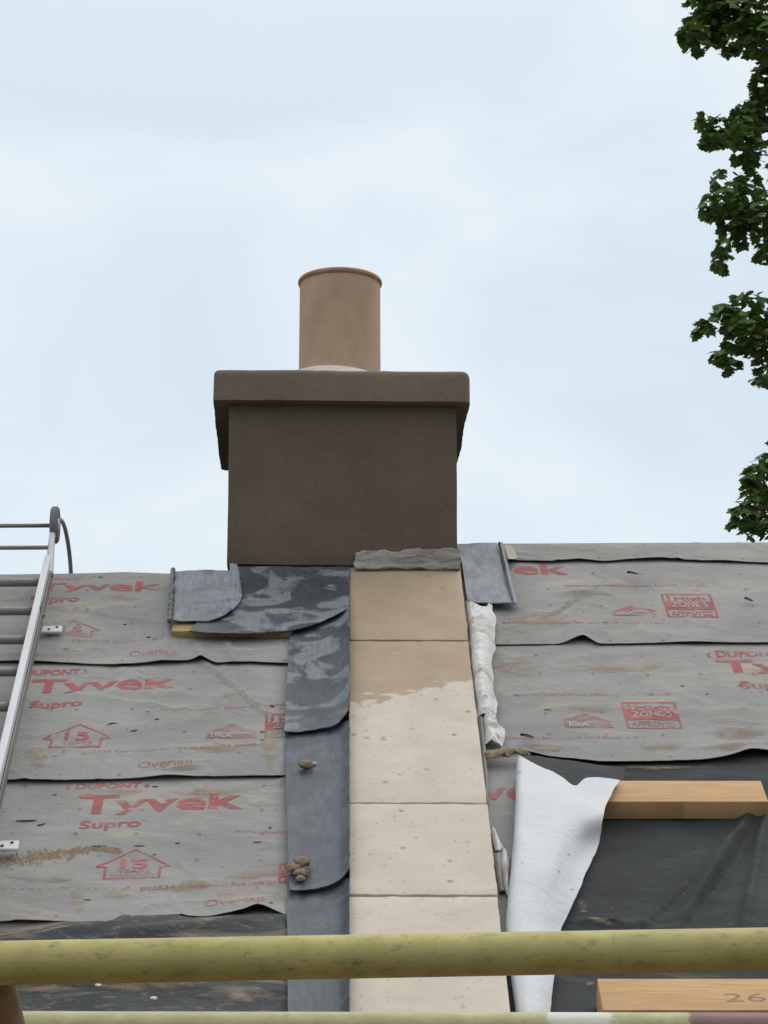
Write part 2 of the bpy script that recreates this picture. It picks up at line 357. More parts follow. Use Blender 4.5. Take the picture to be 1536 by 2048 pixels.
# ------------------------------------------------------------ membrane sheets with their print
class Sheet:
    def __init__(s, name, label, cat, m, u0, u1, top, bot, h0, h1, lifts=(), creases=(), amp=.004, seed=0, nu=260, nv=66, group=None, wave=.0, small=0):
        """top/bot: photo polylines of the edges, lifts: (photo x, width, height) where the lower edge gapes"""
        s.h0, s.h1, s.amp, s.seed, s.wave = h0, h1, amp, seed, wave
        s.top = sorted(uvh(x, y, h0) for x, y in top); s.bot = sorted(uvh(x, y, h1) for x, y in bot)
        s.lifts = [(uvh(x, lerp_poly(bot, x), h1)[0], ww * .0014, hh) for x, ww, hh in lifts]
        s.cre = []
        def addc(p, q, am, wd):
            m_ = abs(wd) * 3; dx, dy = q[0] - p[0], q[1] - p[1]; ex, ey = abs(dx) * .3 + m_, abs(dy) * .3 + m_
            s.cre.append((min(p[0], q[0]) - ex, max(p[0], q[0]) + ex, min(p[1], q[1]) - ey, max(p[1], q[1]) + ey, p[0], p[1], dx, dy, dx * dx + dy * dy, am, wd))
        for a, b_, c_, d, am, wd in creases: addc(uvh(a, b_, h1), uvh(c_, d, h1), am, wd)
        rn = random.Random(seed * 77)
        for _ in range(small):
            u = rn.uniform(-1.25, 1.6) if u1 > .2 else rn.uniform(-1.4, u1); vb = lerp_poly(s.bot, u); vt = lerp_poly(s.top, u)
            v = vb + (vt - vb) * rn.random() ** 1.6 * .85; an = rn.choice((rn.gauss(0, .25), rn.gauss(1.2, .4), rn.gauss(-.9, .3))); ln_ = rn.uniform(.05, .20)
            addc((u, v), (u + math.cos(an) * ln_, v + math.sin(an) * ln_), rn.uniform(.0015, .0048), rn.uniform(.005, .010))
        s.root = thing(name, label, cat, rp((u0 + u1) / 2, lerp_poly(s.bot, (u0 + u1) / 2), 0), group)
        top_v = []; uvs = []
        for j in range(nv + 1):
            t = (j / nv) ** 1.25
            for i in range(nu + 1):
                u = u0 + (u1 - u0) * i / nu; vb = lerp_poly(s.bot, u); vt = lerp_poly(s.top, u)
                vb += .002 * noise.noise(Vector((u * 9, seed, 3))) + .0015 * noise.noise(Vector((u * 40, seed, 3)))
                v = vb + (vt - vb) * t
                top_v.append(rp(u, v, s.H(u, v))); uvs.append((u, v))
        W = nu + 1; k = len(top_v); vs = top_v + [p - NN * .0016 for p in top_v]; fs = []
        for j in range(nv):
            for i in range(nu):
                a = j * W + i; fs.append((a, a + 1, a + W + 1, a + W)); fs.append((k + a, k + a + W, k + a + W + 1, k + a + 1))
        rim = list(range(W)) + [j * W + nu for j in range(1, nv + 1)] + [nv * W + i for i in range(nu - 1, -1, -1)] + [j * W for j in range(nv - 1, 0, -1)]
        for a, b_ in zip(rim, rim[1:] + rim[:1]): fs.append((a, k + a, k + b_, b_))
        s.obj = link_mesh('membrane', vs, fs, m, s.root, uvs + uvs, True); s.obj.data.set_sharp_from_angle(angle=math.radians(60))
    def H(s, u, v):
        vb = lerp_poly(s.bot, u); vt = lerp_poly(s.top, u); t = max(0, min(1, (v - vb) / (vt - vb)))
        h = s.h1 + (s.h0 - s.h1) * t
        f = noise.fractal(Vector((u * 2.6, v * 6.5, s.seed)), .8, 2.1, 4)
        rdg = 1 - abs(noise.noise(Vector((u * 2.2 + v * 1.4, v * 4.5 - u, s.seed + 5)))) * 2
        k_ = (1 - max(0, min(1, (t - .82) / .1))) * min(1, .25 + max(0, v - vb) / .07)
        h += k_ * (s.amp * (.5 + .6 * f) + s.amp * .7 * max(0, rdg) ** 4)
        d = v - vb
        if s.wave: h += s.wave * max(0, noise.noise(Vector((u * 3.1, 0, s.seed + 9)))) * math.exp(-(d / .05) ** 2)
        for lu, lw, lh in s.lifts: h += lh * math.exp(-((u - lu) / lw) ** 2) * math.exp(-max(0, d) / .035)
        for x0, x1, y0, y1, ax_, ay_, dx, dy, l2, am, wd in s.cre:
            if x0 < u < x1 and y0 < v < y1:
                q = ((u - ax_) * dx + (v - ay_) * dy) / l2
                if -.3 < q < 1.3:
                    e = max(0, 1 - (max(0, abs(q - .5) - .2) / .5) ** 2); d_ = abs((u - ax_) * dy - (v - ay_) * dx) / math.sqrt(l2)
                    h += am * e * math.exp(-(d_ / wd) ** 1.5)
        return h
def sheet_mesh(sh, name, polys, m, lift=.0012, mx_edge=.03):
    """polys in roof (u, v) laid on the sheet, cut fine enough to follow its creases"""
    bm = bmesh.new()
    for p in polys:
        try: bm.faces.new([bm.verts.new((a, b_, 0)) for a, b_ in p])
        except ValueError: pass
    return drape(sh, name, bm, m, lift, mx_edge)
def drape(sh, name, bm, m, lift, mx_edge):
    bmesh.ops.triangulate(bm, faces=list(bm.faces))
    for _ in range(4):
        es = [e for e in bm.edges if e.calc_length() > mx_edge]
        if not es: break
        bmesh.ops.subdivide_edges(bm, edges=es, cuts=1); bmesh.ops.triangulate(bm, faces=[f for f in bm.faces if len(f.verts) > 3])
    for v in bm.verts: v.co = rp(v.co.x, v.co.y, sh.H(v.co.x, v.co.y) + lift)
    return obj_bm(name, bm, m, sh.root)
def quad_map(sh, x0, y0, x1, y1, hpx):
    """photo baseline (x0,y0)-(x1,y1) and height -> function (s, t) in word units to roof (u, v)"""
    hh = sh.h1
    A = Vector(uvh(x0, y0, hh)); B = Vector(uvh(x1, y1, hh)); Cc = Vector(uvh(x0, y0 - hpx, hh)); vd = Cc.y - A.y
    return lambda s_, t_: (A.x + (B.x - A.x) * s_, A.y + (B.y - A.y) * s_ + vd * t_)
def text(sh, body, x0, y0, x1, y1, hpx, m=None, bold=.0, cap='T', lift=.0012, name='printed_word'):
    cu = bpy.data.curves.new('txt', 'FONT'); cu.body = body; cu.size = 1; cu.offset = bold; cu.resolution_u = 3; cu.fill_mode = 'FRONT'
    to = bpy.data.objects.new('txt', cu); C.objects.link(to)
    dg = bpy.context.evaluated_depsgraph_get(); me = bpy.data.meshes.new_from_object(to.evaluated_get(dg))
    bpy.data.objects.remove(to); bpy.data.curves.remove(cu)
    xs = [v.co.x for v in me.vertices]; a, z = min(xs), max(xs); caph = .70
    f = quad_map(sh, x0, y0, x1, y1, hpx); bm = bmesh.new(); bm.from_mesh(me); bpy.data.meshes.remove(me)
    bmesh.ops.remove_doubles(bm, verts=list(bm.verts), dist=1e-5)
    for v in bm.verts:
        yy = v.co.y * (.25 if body == 'Tyvek' and v.co.y < 0 else 1)
        u, w_ = f((v.co.x - a) / (z - a), yy / caph); v.co = Vector((u, w_, 0))
    return drape(sh, name, bm, m or M['print'], lift, .03)
def strokes(pts, wd, closed=False):
    out_ = []; n = len(pts)
    for i in range(n if closed else n - 1):
        a, b_ = Vector(pts[i]), Vector(pts[(i + 1) % n]); d = (b_ - a).normalized(); q = Vector((-d.y, d.x)) * wd / 2; a = a - d * wd / 2; b_ = b_ + d * wd / 2
        out_.append([a + q, b_ + q, b_ - q, a - q])
    return out_
def house15(sh, x0, x1, y0, y1, m=None):
    m = m or M['print']; f = quad_map(sh, x0, y1, x1, y1 - (x1 - x0) * .02, y1 - y0)
    o1 = [f(*p) for p in ((.12, 0), (.88, 0), (.88, .38), (1, .42), (.92, .52), (.5, 1), (.08, .52), (0, .42), (.12, .38))]
    sheet_mesh(sh, 'printed_house_outline', strokes(o1, .0062, True), m)
    p = f(.33, .40); q = f(.69, .40)
    text(sh, '15', x0 + (x1 - x0) * .34, y1 - (y1 - y0) * .38, x0 + (x1 - x0) * .72, y1 - (y1 - y0) * .38, (y1 - y0) * .32, m, .02)
    text(sh, 'YEARS', x0 + (x1 - x0) * .30, y1 - (y1 - y0) * .22, x0 + (x1 - x0) * .76, y1 - (y1 - y0) * .22, (y1 - y0) * .12, M['printf'], .02)
    text(sh, 'WARRANTY', x0 + (x1 - x0) * .2, y1 - (y1 - y0) * .07, x0 + (x1 - x0) * .84, y1 - (y1 - y0) * .07, (y1 - y0) * .11, M['printf'], .02)
def zone(sh, x0, x1, y0, y1):
    """the three-row approval stamp"""
    f = quad_map(sh, x0, y1, x1, y1, y1 - y0); rc = lambda a, b_, c_, d: [f(a, b_), f(c_, b_), f(c_, d), f(a, d)]
    P = [rc(0, .34, 1, .66), rc(0, 0, .045, .34), rc(.955, 0, 1, .34), rc(.045, 0, .955, .05), rc(.045, .30, .955, .34),
         rc(0, .66, .045, 1), rc(.955, .66, 1, 1), rc(.045, .95, .955, 1), rc(.10, .66, .16, .92)]
    sheet_mesh(sh, 'printed_stamp', P, M['print'])
    W_, Hh = x1 - x0, y1 - y0; lean = lambda t_: (f(0, t_), 0)
    def row(tx, a, z, t0, hh, m, lf): 
        A = Vector(f(a, t0)); Bq = Vector(f(z, t0)); vd = f(a, t0 + hh)[1] - A.y
        cu = bpy.data.curves.new('txt', 'FONT'); cu.body = tx; cu.offset = .02; cu.resolution_u = 2
        to = bpy.data.objects.new('txt', cu); C.objects.link(to); dg = bpy.context.evaluated_depsgraph_get()
        me = bpy.data.meshes.new_from_object(to.evaluated_get(dg)); bpy.data.objects.remove(to)
        xs = [v.co.x for v in me.vertices]; a_, z_ = min(xs), max(xs); bm = bmesh.new(); bm.from_mesh(me)
        for v in bm.verts: v.co = Vector((A.x + (Bq.x - A.x) * (v.co.x - a_) / (z_ - a_), A.y + (Bq.y - A.y) * (v.co.x - a_) / (z_ - a_) + vd * v.co.y / .7, 0))
        drape(sh, 'printed_word', bm, m, lf, .03)
    row('High', .24, .86, .70, .18, M['print'], .0012); row('ZONE 5', .14, .86, .39, .20, M['printg'], .0022); row('APPROVED', .09, .91, .08, .17, M['print'], .0012)
def bba(sh, x0, x1, y0, y1):
    f = quad_map(sh, x0, y1, x1, y1, y1 - y0)
    P = [[f(0, .38), f(.42, .95), f(.5, .95), f(.56, .80), f(.22, .48)], [f(.26, .46), f(.6, .78), f(1, .40), f(.9, .36), f(.6, .58), f(.34, .40)], [f(.02, .02), f(.98, .02), f(.93, .32), f(.03, .32)]]
    sheet_mesh(sh, 'printed_emblem', P, M['printf'])
    W_ = x1 - x0; text(sh, 'BBA', x0 + W_ * .1, y1 - (y1 - y0) * .06, x0 + W_ * .5, y1 - (y1 - y0) * .06, (y1 - y0) * .22, M['printg'], .03, lift=.0022)
def crosses(sh, u0, u1, v0, v1, du=.152, dv=.135, off=0.0):
    P = []; j = 0; v = v0
    while v < v1:
        u = u0 + off + (j % 2) * .0
        while u < u1:
            a, b_ = u + random.uniform(-.003, .003), v + random.uniform(-.003, .003); r_ = .0062
            if lerp_poly(sh.bot, a) + .01 < b_ < lerp_poly(sh.top, a):
                P += [[(a - r_, b_ - .0018), (a + r_, b_ - .0018), (a + r_, b_ + .0018), (a - r_, b_ + .0018)], [(a - .0018, b_ - r_ * 1.4), (a + .0018, b_ - r_ * 1.4), (a + .0018, b_ + r_ * 1.4), (a - .0018, b_ + r_ * 1.4)]]
            u += du
        v += dv; j += 1
    if P: sheet_mesh(sh, 'printed_crosses', P, M['printf'])['kind'] = 'stuff'
def dashes(sh, x0, y0, x1, y1, n):
    P = []
    for i in range(n):
        a = Vector(uvh(x0 + (x1 - x0) * (i + .1) / n, y0 + (y1 - y0) * i / n, sh.h1)); b_ = Vector(uvh(x0 + (x1 - x0) * (i + .6) / n, y0 + (y1 - y0) * i / n, sh.h1))
        P += [[(a.x, a.y), (b_.x, b_.y), (b_.x, b_.y + .004), (a.x, a.y + .004)]]
    sheet_mesh(sh, 'printed_dashes', P, M['printf'])['kind'] = 'stuff'
def slits(sh, lst):
    """flat dark patches painted for the shade inside little tears: (photo x, y, half width px, half height px, slope)"""
    P = []
    for x, y, a, b_, sl_ in lst:
        P.append([Vector(uvh(x + a * math.cos(t) , y - .62 * b_ * math.sin(t) * (1 + .3 * math.sin(3 * t)) - sl_ * a * math.cos(t), sh.h1)) for t in [k * math.pi / 6 for k in range(12)]])
    sheet_mesh(sh, 'tear_dark', P, M['slit'])['kind'] = 'stuff'

XL, XR = -3.4, 3.4
uLead = uvh(600, 1500, 0)[0]; uSt = uvh(660, 1200, 0)[0]
G = 'courses of grey printed membrane on the roof'
L2 = Sheet('roof_membrane', 'lowest grey membrane course left of the coping, boldest red print, above the dusty black strip', 'membrane', M['mem'], XL, uLead,
    [(-900, 1540), (700, 1530)], [(-2200, 1850), (-300, 1845), (0, 1843), (170, 1843), (300, 1838), (430, 1834), (485, 1833), (525, 1824), (570, 1834), (700, 1836)], .000, .005,
    lifts=[(505, 50, .022), (345, 40, .007), (60, 40, .004)], creases=[(30, 1645, 110, 1640, .006, .012), (60, 1665, 250, 1660, .004, .02), (130, 1800, 160, 1760, .006, .015), (300, 1600, 540, 1690, .004, .03)], seed=1, group=G, nu=500, small=34)
L1 = Sheet('roof_membrane', 'middle grey membrane course left of the coping, creased diagonally and patched with pale dirt', 'membrane', M['mem'], XL, uLead,
    [(-900, 1300), (700, 1300)], [(-1800, 1566), (0, 1561), (130, 1562), (250, 1558), (400, 1553), (700, 1548)], .003, .010,
    lifts=[(110, 90, .004), (330, 50, .004)], creases=[(408, 1322, 545, 1440, .013, .007), (430, 1400, 505, 1385, .010, .006), (505, 1390, 580, 1398, .007, .006), (150, 1390, 350, 1420, .006, .012), (60, 1500, 200, 1497, .006, .012), (300, 1410, 420, 1360, .006, .02), (345, 1542, 400, 1536, .008, .01), (250, 1470, 400, 1440, .005, .02)],
    amp=.006, seed=2, group=G, nu=500, small=34, wave=.002)
L0 = Sheet('roof_membrane', 'top grey membrane course left of the chimney running under the roof ladder', 'membrane', M['mem'], XL, uSt,
    [(-1200, 1156), (0, 1149), (150, 1147), (250, 1144), (335, 1147), (700, 1148)], [(-1500, 1324), (0, 1322), (150, 1326), (230, 1331), (320, 1325), (400, 1319), (430, 1326), (500, 1323), (585, 1327), (700, 1328)], .007, .015,
    lifts=[(405, 22, .010), (240, 40, .005), (60, 60, .004)], creases=[(100, 1213, 200, 1226, .010, .008), (190, 1226, 330, 1252, .008, .012), (0, 1310, 160, 1312, .006, .01), (395, 1290, 402, 1318, .008, .010), (455, 1290, 465, 1320, .007, .010), (340, 1200, 320, 1330, .006, .03)],
    amp=.006, seed=3, group=G, nu=500, small=34, wave=.002)
uR0 = uvh(860, 1300, 0)[0]; uRS = uvh(800, 1500, 0)[0]
R3 = Sheet('roof_membrane', 'narrow grey membrane strip between coping stones and white folded flap', 'membrane', M['mem'], uRS, uvh(1060, 1600, 0)[0],
    [(700, 1480), (1200, 1480)], [(700, 1900), (1200, 1900)], .004, .008, amp=.006, seed=6, group=G, nu=60)
R2 = Sheet('roof_membrane', 'lowest grey membrane course right of the coping, above the black underlay', 'membrane', M['mem'], uvh(935, 1400, 0)[0], XR,
    [(800, 1255), (2400, 1255)], [(800, 1512), (975, 1512), (1010, 1507), (1050, 1502), (1100, 1513), (1200, 1524), (1400, 1520), (1470, 1514), (1500, 1508), (1540, 1507), (2300, 1507)], .003, .010,
    lifts=[(1500, 50, .016), (1000, 40, .010), (1180, 60, .003)], creases=[(1420, 1465, 1536, 1460, .006, .014), (1440, 1440, 1536, 1450, .006, .012), (1370, 1500, 1536, 1490, .007, .012), (1120, 1320, 1300, 1300, .005, .02)], amp=.005, seed=7, group=G, nu=500, small=34, wave=.002)
R1 = Sheet('roof_membrane', 'middle grey membrane course right of the chimney with a black gaping mouth below', 'membrane', M['mem'], uR0, XR,
    [(800, 1108), (2400, 1108)], [(800, 1289), (1000, 1288), (1115, 1288), (1150, 1282), (1168, 1279), (1195, 1288), (1300, 1286), (1400, 1285), (1536, 1284), (2300, 1284)], .008, .014,
    lifts=[(1162, 28, .016), (1390, 60, .004)], creases=[(1105, 1190, 1200, 1180, .006, .015), (1150, 1230, 1205, 1190, .006, .014), (1350, 1260, 1390, 1225, .006, .010)], amp=.005, seed=8, group=G, nu=500, small=34, wave=.001)
R0_ = Sheet('roof_membrane', 'narrow top strip of grey membrane along the higher ridge right of the chimney', 'membrane', M['mem'], uvh(905, 1110, 0)[0], XR,
    [(800, 1088), (1050, 1087), (1220, 1086), (1540, 1085), (2300, 1084)], [(800, 1120), (1010, 1119), (1100, 1123), (1160, 1119), (1210, 1122), (1250, 1119), (1330, 1117), (1400, 1121), (1540, 1125), (2300, 1128)], .012, .018,
    lifts=[(1150, 40, .004), (1310, 60, .005), (1440, 40, .004)], amp=.004, seed=9, group=G, nu=500, small=34, nv=20, wave=.001)
DL = Sheet('roof_underlay', 'dusty black underlay strip streaked with sand, left of the coping under the yellow rail', 'underlay', M['darkd'], XL, uvh(640, 1900, 0)[0],
    [(-2000, 1760), (700, 1760)], [(-3000, 2420), (800, 2420)], -.004, -.002, creases=[(60, 1895, 330, 1850, .022, .03), (130, 1905, 560, 1842, .018, .03), (0, 1895, 150, 1860, .012, .03), (0, 1960, 560, 1990, .012, .02)], amp=.012, seed=11, nv=150)
DR = Sheet('roof_underlay', 'black underlay with long diagonal folds, right of the coping around the timbers', 'underlay', M['dark'], uvh(1000, 1900, 0)[0], XR,
    [(600, 1440), (2400, 1440)], [(400, 2380), (2600, 2380)], -.004, -.002, creases=[(1280, 1862, 1460, 1690, .016, .011), (1365, 1840, 1500, 1640, .024, .018), (1390, 1840, 1520, 1650, -.012, .015), (1490, 1850, 1536, 1600, .020, .016), (1150, 1845, 1290, 1858, .010, .01)], amp=.008, seed=12, nv=220, nu=500)

text(L2, '\u2039 DUPONT \u203a', 130, 1578, 300, 1574, 12, bold=.03)
text(L2, 'Tyvek', 150, 1629, 486, 1618, 39, bold=.026); text(L2, 'Supro', 157, 1659, 281, 1653, 17, bold=.03)
text(L2, 'www.construction.tyvek.co.uk', 468, 1668, 720, 1664, 8, M['printf'], .01)
house15(L2, 190, 335, 1702, 1759)
text(L2, 'BS5534 Compliant for use in all wind zones', 280, 1783, 690, 1763, 8, M['printf'], .015)
text(L2, 'Overlap', 408, 1816, 530, 1808, 13, M['printf'], .0); zone(L2, 556, 660, 1728, 1768); dashes(L2, 0, 1780, 260, 1780, 14)
text(L1, '\u2039 DUPONT \u203a', 30, 1351, 175, 1346, 10, bold=.03)
text(L1, 'Tyvek', 57, 1388, 348, 1376, 29, bold=.026); text(L1, 'Supro', 57, 1417, 164, 1411, 13, bold=.03)
house15(L1, 83, 214, 1449, 1499); text(L1, 'BS5534 Compliant for use in all wind zones', 163, 1514, 513, 1494, 7, M['printf'], .015)
text(L1, 'www.construction.tyvek.co.uk', 400, 1424, 640, 1406, 7, M['printf'], .01)
bba(L1, 410, 520, 1446, 1480); zone(L1, 528, 640, 1429, 1478); text(L1, 'Overlap', 275, 1540, 384, 1532, 12, M['printf'])
dashes(L1, 10, 1517, 140, 1515, 7)
text(L0, 'MEMBRANE', 50, 1156, 165, 1155, 5, M['printf'], .02); text(L0, 'Tyvek', 65, 1184, 322, 1179, 20, bold=.026)
text(L0, 'Supro', 58, 1205, 157, 1202, 12, bold=.03); house15(L0, 85, 195, 1243, 1277, M['printf'])
text(L0, 'BS5534 Compliant for use', 155, 1289, 380, 1281, 6, M['printf'], .01); text(L0, 'Overlap', 258, 1316, 352, 1313, 12, M['printf'])
text(R0_, 'Overlap', 1050, 1113, 1118, 1113, 7, M['printf'])
text(R1, 'Tyvek', 868, 1149, 1139, 1147, 23, bold=.026); text(R1, 'Tyvek', 1521, 1144, 1800, 1144, 25, bold=.026)
text(R1, 'www.construction.tyvek.co.uk', 1130, 1174, 1416, 1173, 6, bold=.01); bba(R1, 1225, 1318, 1209, 1234); zone(R1, 1336, 1438, 1188, 1236)
text(R1, 'BS5534 Compliant for use in all wind zones', 1005, 1250, 1328, 1249, 5, M['printf'], .015); text(R1, 'Overlap', 1152, 1272, 1218, 1271, 8, M['printf'])
text(R2, '\u2039 DUPONT \u203a', 1414, 1313, 1580, 1313, 12, bold=.03); text(R2, 'Tyvek', 1440, 1345, 1745, 1346, 26, bold=.026); text(R2, 'Supro', 1482, 1379, 1600, 1380, 15, bold=.03)
text(R2, 'www.construction.tyvek.co.uk', 1025, 1393, 1342, 1390, 7, M['printf'], .01); bba(R2, 1128, 1230, 1427, 1458); zone(R2, 1255, 1366, 1404, 1459)
text(R2, 'BS5534 Compliant for use in all wind zones', 960, 1481, 1242, 1479, 6, M['printf'], .015); text(R2, 'Overlap', 1055, 1506, 1120, 1507, 8, M['printf']); dashes(R2, 1250, 1478, 1350, 1478, 6)
text(R2, 'Tyvek', 760, 1345, 1030, 1344, 26, M['printf'], .026); text(R3, 'Tyvek', 846, 1604, 1128, 1600, 34, bold=.026)
for sh, o_ in ((L0, .03), (L1, .08), (L2, .0), (R0_, .05), (R1, .02), (R2, .1)):
    u0, u1 = (-1.6, uLead) if sh in (L0, L1, L2) else (uR0 + .05, 1.6)
    crosses(sh, u0, u1, min(b_ for a, b_ in sh.bot if -2 < a < 2) + .03, max(b_ for a, b_ in sh.top), off=o_)
slits(L2, [(52, 1645, 22, 2, .02), (82, 1650, 9, 2.5, .2), (198, 1695, 17, 2.5, .05), (230, 1699, 12, 3, -.1), (278, 1693, 12, 1.6, 0), (309, 1711, 4, 2, 0), (355, 1689, 5, 1.5, 0), (540, 1655, 4, 2, 0), (515, 1687, 9, 1.4, 0), (542, 1810, 4, 2, 0), (310, 1572, 6, 2, 0), (393, 1582, 6, 2, 0), (110, 1589, 5, 1.5, 0), (175, 1800, 8, 1.8, 0)])
slits(L1, [(225, 1449, 12, 1.7, .05), (268, 1465, 8, 2, .1), (545, 1412, 5, 4, 0), (525, 1465, 6, 2, 0), (525, 1482, 5, 2, 0), (296, 1427, 4, 1.5, 0), (314, 1442, 5, 2, 0)])
slits(L0, [(297, 1277, 5, 2, 0), (201, 1150, 5, 1.4, 0), (250, 1250, 4, 1.5, 0), (133, 1302, 5, 1.5, 0)])
slits(R2, [(1480, 1373, 6, 1.4, 0), (1365, 1372, 5, 1.4, 0), (1260, 1425, 5, 1.2, 0), (1095, 1420, 8, 1.4, 0)])

def m_smear(name, c1, c2, lo):
    m, t, b = mat(name, .9, spec=.1); co = coords(t)
    setc(t, b, mixc(t, ramp(t, nz(t, co, 30, 5, .7), .3, .7), c1, c2)); cc = N(t, 'ShaderNodeTexCoord')
    n_ = nz(t, coords(t, 'UV', (1, 2.6, 1), .06), 8, 10, .78, .5); at_ = N(t, 'ShaderNodeAttribute', attribute_name='cover')
    f = ramp(t, mth(t, 'ADD', n_, mth(t, 'MULTIPLY', at_.outputs['Fac'], .22)), lo + .06, lo + .27, 0, .62)
    t.links.new(f, b.inputs['Alpha']); return m
M['smear'] = m_smear('dried_sandy_dirt', (.30, .235, .165), (.42, .345, .26), .50)
M['smearp'] = m_smear('pale_plaster_dust', (.36, .34, .30), (.48, .45, .40), .50)
M['smearr'] = m_smear('rusty_brown_dirt', (.24, .175, .115), (.34, .255, .175), .51)
def smear(sh, cx, cy, rx, ry, an=0.0, m='smear', lift=.002):
    """a thin film of dried dirt lying on the sheet, thick in the middle and ragged outwards"""
    rings, sg = 7, 28; vs = []; fs = []; cv = []; uvs = []; sd = cx * .37
    for i in range(rings + 1):
        for k in range(sg):
            t_ = 2 * math.pi * k / sg; rr_ = i / rings * (1 + .25 * noise.noise(Vector((math.cos(t_) * 1.5, math.sin(t_) * 1.5, sd))))
            x = rx * 1.35 * rr_ * math.cos(t_); y = ry * 1.4 * rr_ * math.sin(t_); u, v = uvh(cx + x * math.cos(an) + y * math.sin(an), cy - x * math.sin(an) + y * math.cos(an), sh.h1)
            vs.append(rp(u, v, sh.H(u, v) + lift)); uvs.append((u, v)); cv.append(1.0 - 2.2 * (i / rings) ** 1.6)
    for i in range(rings):
        for k in range(sg): q = (k + 1) % sg; fs.append((i * sg + k, i * sg + q, (i + 1) * sg + q, (i + 1) * sg + k))
    o = link_mesh('dirt_smear', vs, fs, M[m], sh.root, uvs, True); at_ = o.data.attributes.new('cover', 'FLOAT', 'POINT')
    at_.data.foreach_set('value', cv); return o
for q in ((L2, 155, 1800, 26, 42, .1, 'smear'), (L2, 230, 1790, 60, 14, 0, 'smear'), (L2, 420, 1585, 110, 14, .05, 'smear'), (L2, 250, 1582, 60, 10, 0, 'smear'), (L2, 60, 1712, 140, 14, .12, 'smear'), (L2, 380, 1775, 120, 16, .1, 'smearr'),
          (L2, 500, 1750, 80, 12, .1, 'smear'), (L2, 90, 1760, 90, 10, 0, 'smearr'), (L2, 520, 1600, 50, 20, 0, 'smearp'),
          (L1, 320, 1385, 60, 26, -.1, 'smearp'), (L1, 350, 1415, 170, 14, -.08, 'smearp'), (L1, 300, 1350, 30, 34, .7, 'smearp'), (L1, 75, 1520, 30, 34, .3, 'smear'), (L1, 430, 1500, 120, 14, .06, 'smearr'), (L1, 540, 1500, 24, 60, 0, 'smear'),
          (L1, 360, 1540, 90, 10, 0, 'smear'), (L1, 470, 1390, 60, 30, -.5, 'smearp'), (L1, 200, 1350, 60, 10, 0, 'smearp'),
          (L0, 470, 1298, 110, 18, 0, 'smearp'), (L0, 150, 1300, 90, 14, 0, 'smearp'), (L0, 245, 1195, 50, 12, 0, 'smear'), (L0, 100, 1250, 80, 14, 0, 'smearp'),
          (R1, 1070, 1245, 110, 26, .05, 'smear'), (R1, 1130, 1215, 70, 9, .5, 'smearr'), (R1, 1170, 1190, 90, 8, 0, 'smearr'), (R2, 1040, 1335, 60, 34, 0, 'smear'), (R2, 1230, 1335, 180, 12, .03, 'smear'), (R2, 1020, 1320, 40, 24, 0, 'smearp'),
          (R2, 1480, 1470, 90, 26, .03, 'smearr'), (R2, 1330, 1500, 110, 10, 0, 'smearr'), (R2, 1090, 1500, 60, 12, 0, 'smear'), (R2, 1180, 1420, 120, 12, 0, 'smearr'), (R2, 1450, 1500, 90, 10, 0, 'smearr'),
          (DL, 200, 1868, 170, 8, .16, 'smear'), (DL, 440, 1850, 90, 10, .12, 'smear'), (DL, 40, 1880, 60, 5, .15, 'smear'), (DL, 420, 1862, 60, 10, .4, 'smear'), (DL, 300, 1985, 190, 10, -.03, 'smearr'), (DL, 480, 2000, 50, 12, -.3, 'smear'), (DL, 90, 1990, 90, 8, 0, 'smearr'),
          (DR, 1165, 1815, 18, 20, .6, 'smear'), (DR, 1200, 1852, 50, 5, -.2, 'smear'), (DR, 1300, 1535, 160, 8, 0, 'smearr'), (DR, 1180, 1970, 16, 6, 0, 'smear')): smear(*q)

def rough_bm(bm, a, f, sd):
    for v in bm.verts: v.co += Vector((noise.noise(v.co * f + Vector((sd, 0, 0))), noise.noise(v.co * f + Vector((0, sd, 5))), noise.noise(v.co * f + Vector((3, 0, sd))))) * a
# ------------------------------------------------------------ coping stones
cop = thing('gable_coping', 'line of pale sandstone coping slabs climbing the roof to the chimney base', 'coping', rp(uM, -2.5, 0))
yj = [1133, 1281, 1606, 1790]
vj = [uvh(810, y, .05)[1] for y in yj]
for k in range(4): vj.append(vj[-1] - (.72, .52, .5, .6)[k])
vj = [v for v in vj if v > vE - .3]
for k, (vt, vb) in enumerate(zip(vj, vj[1:])):
    jt = random.uniform(-.0015, .0015)
    bm = box_bm(O, R, S, NN, (uS0 + jt, vb + .0034, -.03), (uS1 + jt, vt - .0034, .05 + jt), .004, 2)
    bmesh.ops.subdivide_edges(bm, edges=[e for e in bm.edges if e.calc_length() > .1], cuts=16, use_grid_fill=True); rough_bm(bm, .0016, 22, k); rough_bm(bm, .0012, 70, k + 3)
    obj_bm('coping_stone', bm, M['slab'], cop, 'auto')
bm = box_bm(O, R, S, NN, (uS0 + .006, vj[-1], -.03), (uS1 - .006, vj[0] - .001, .012)); obj_bm('mortar_bed', bm, M['mortar'], cop)

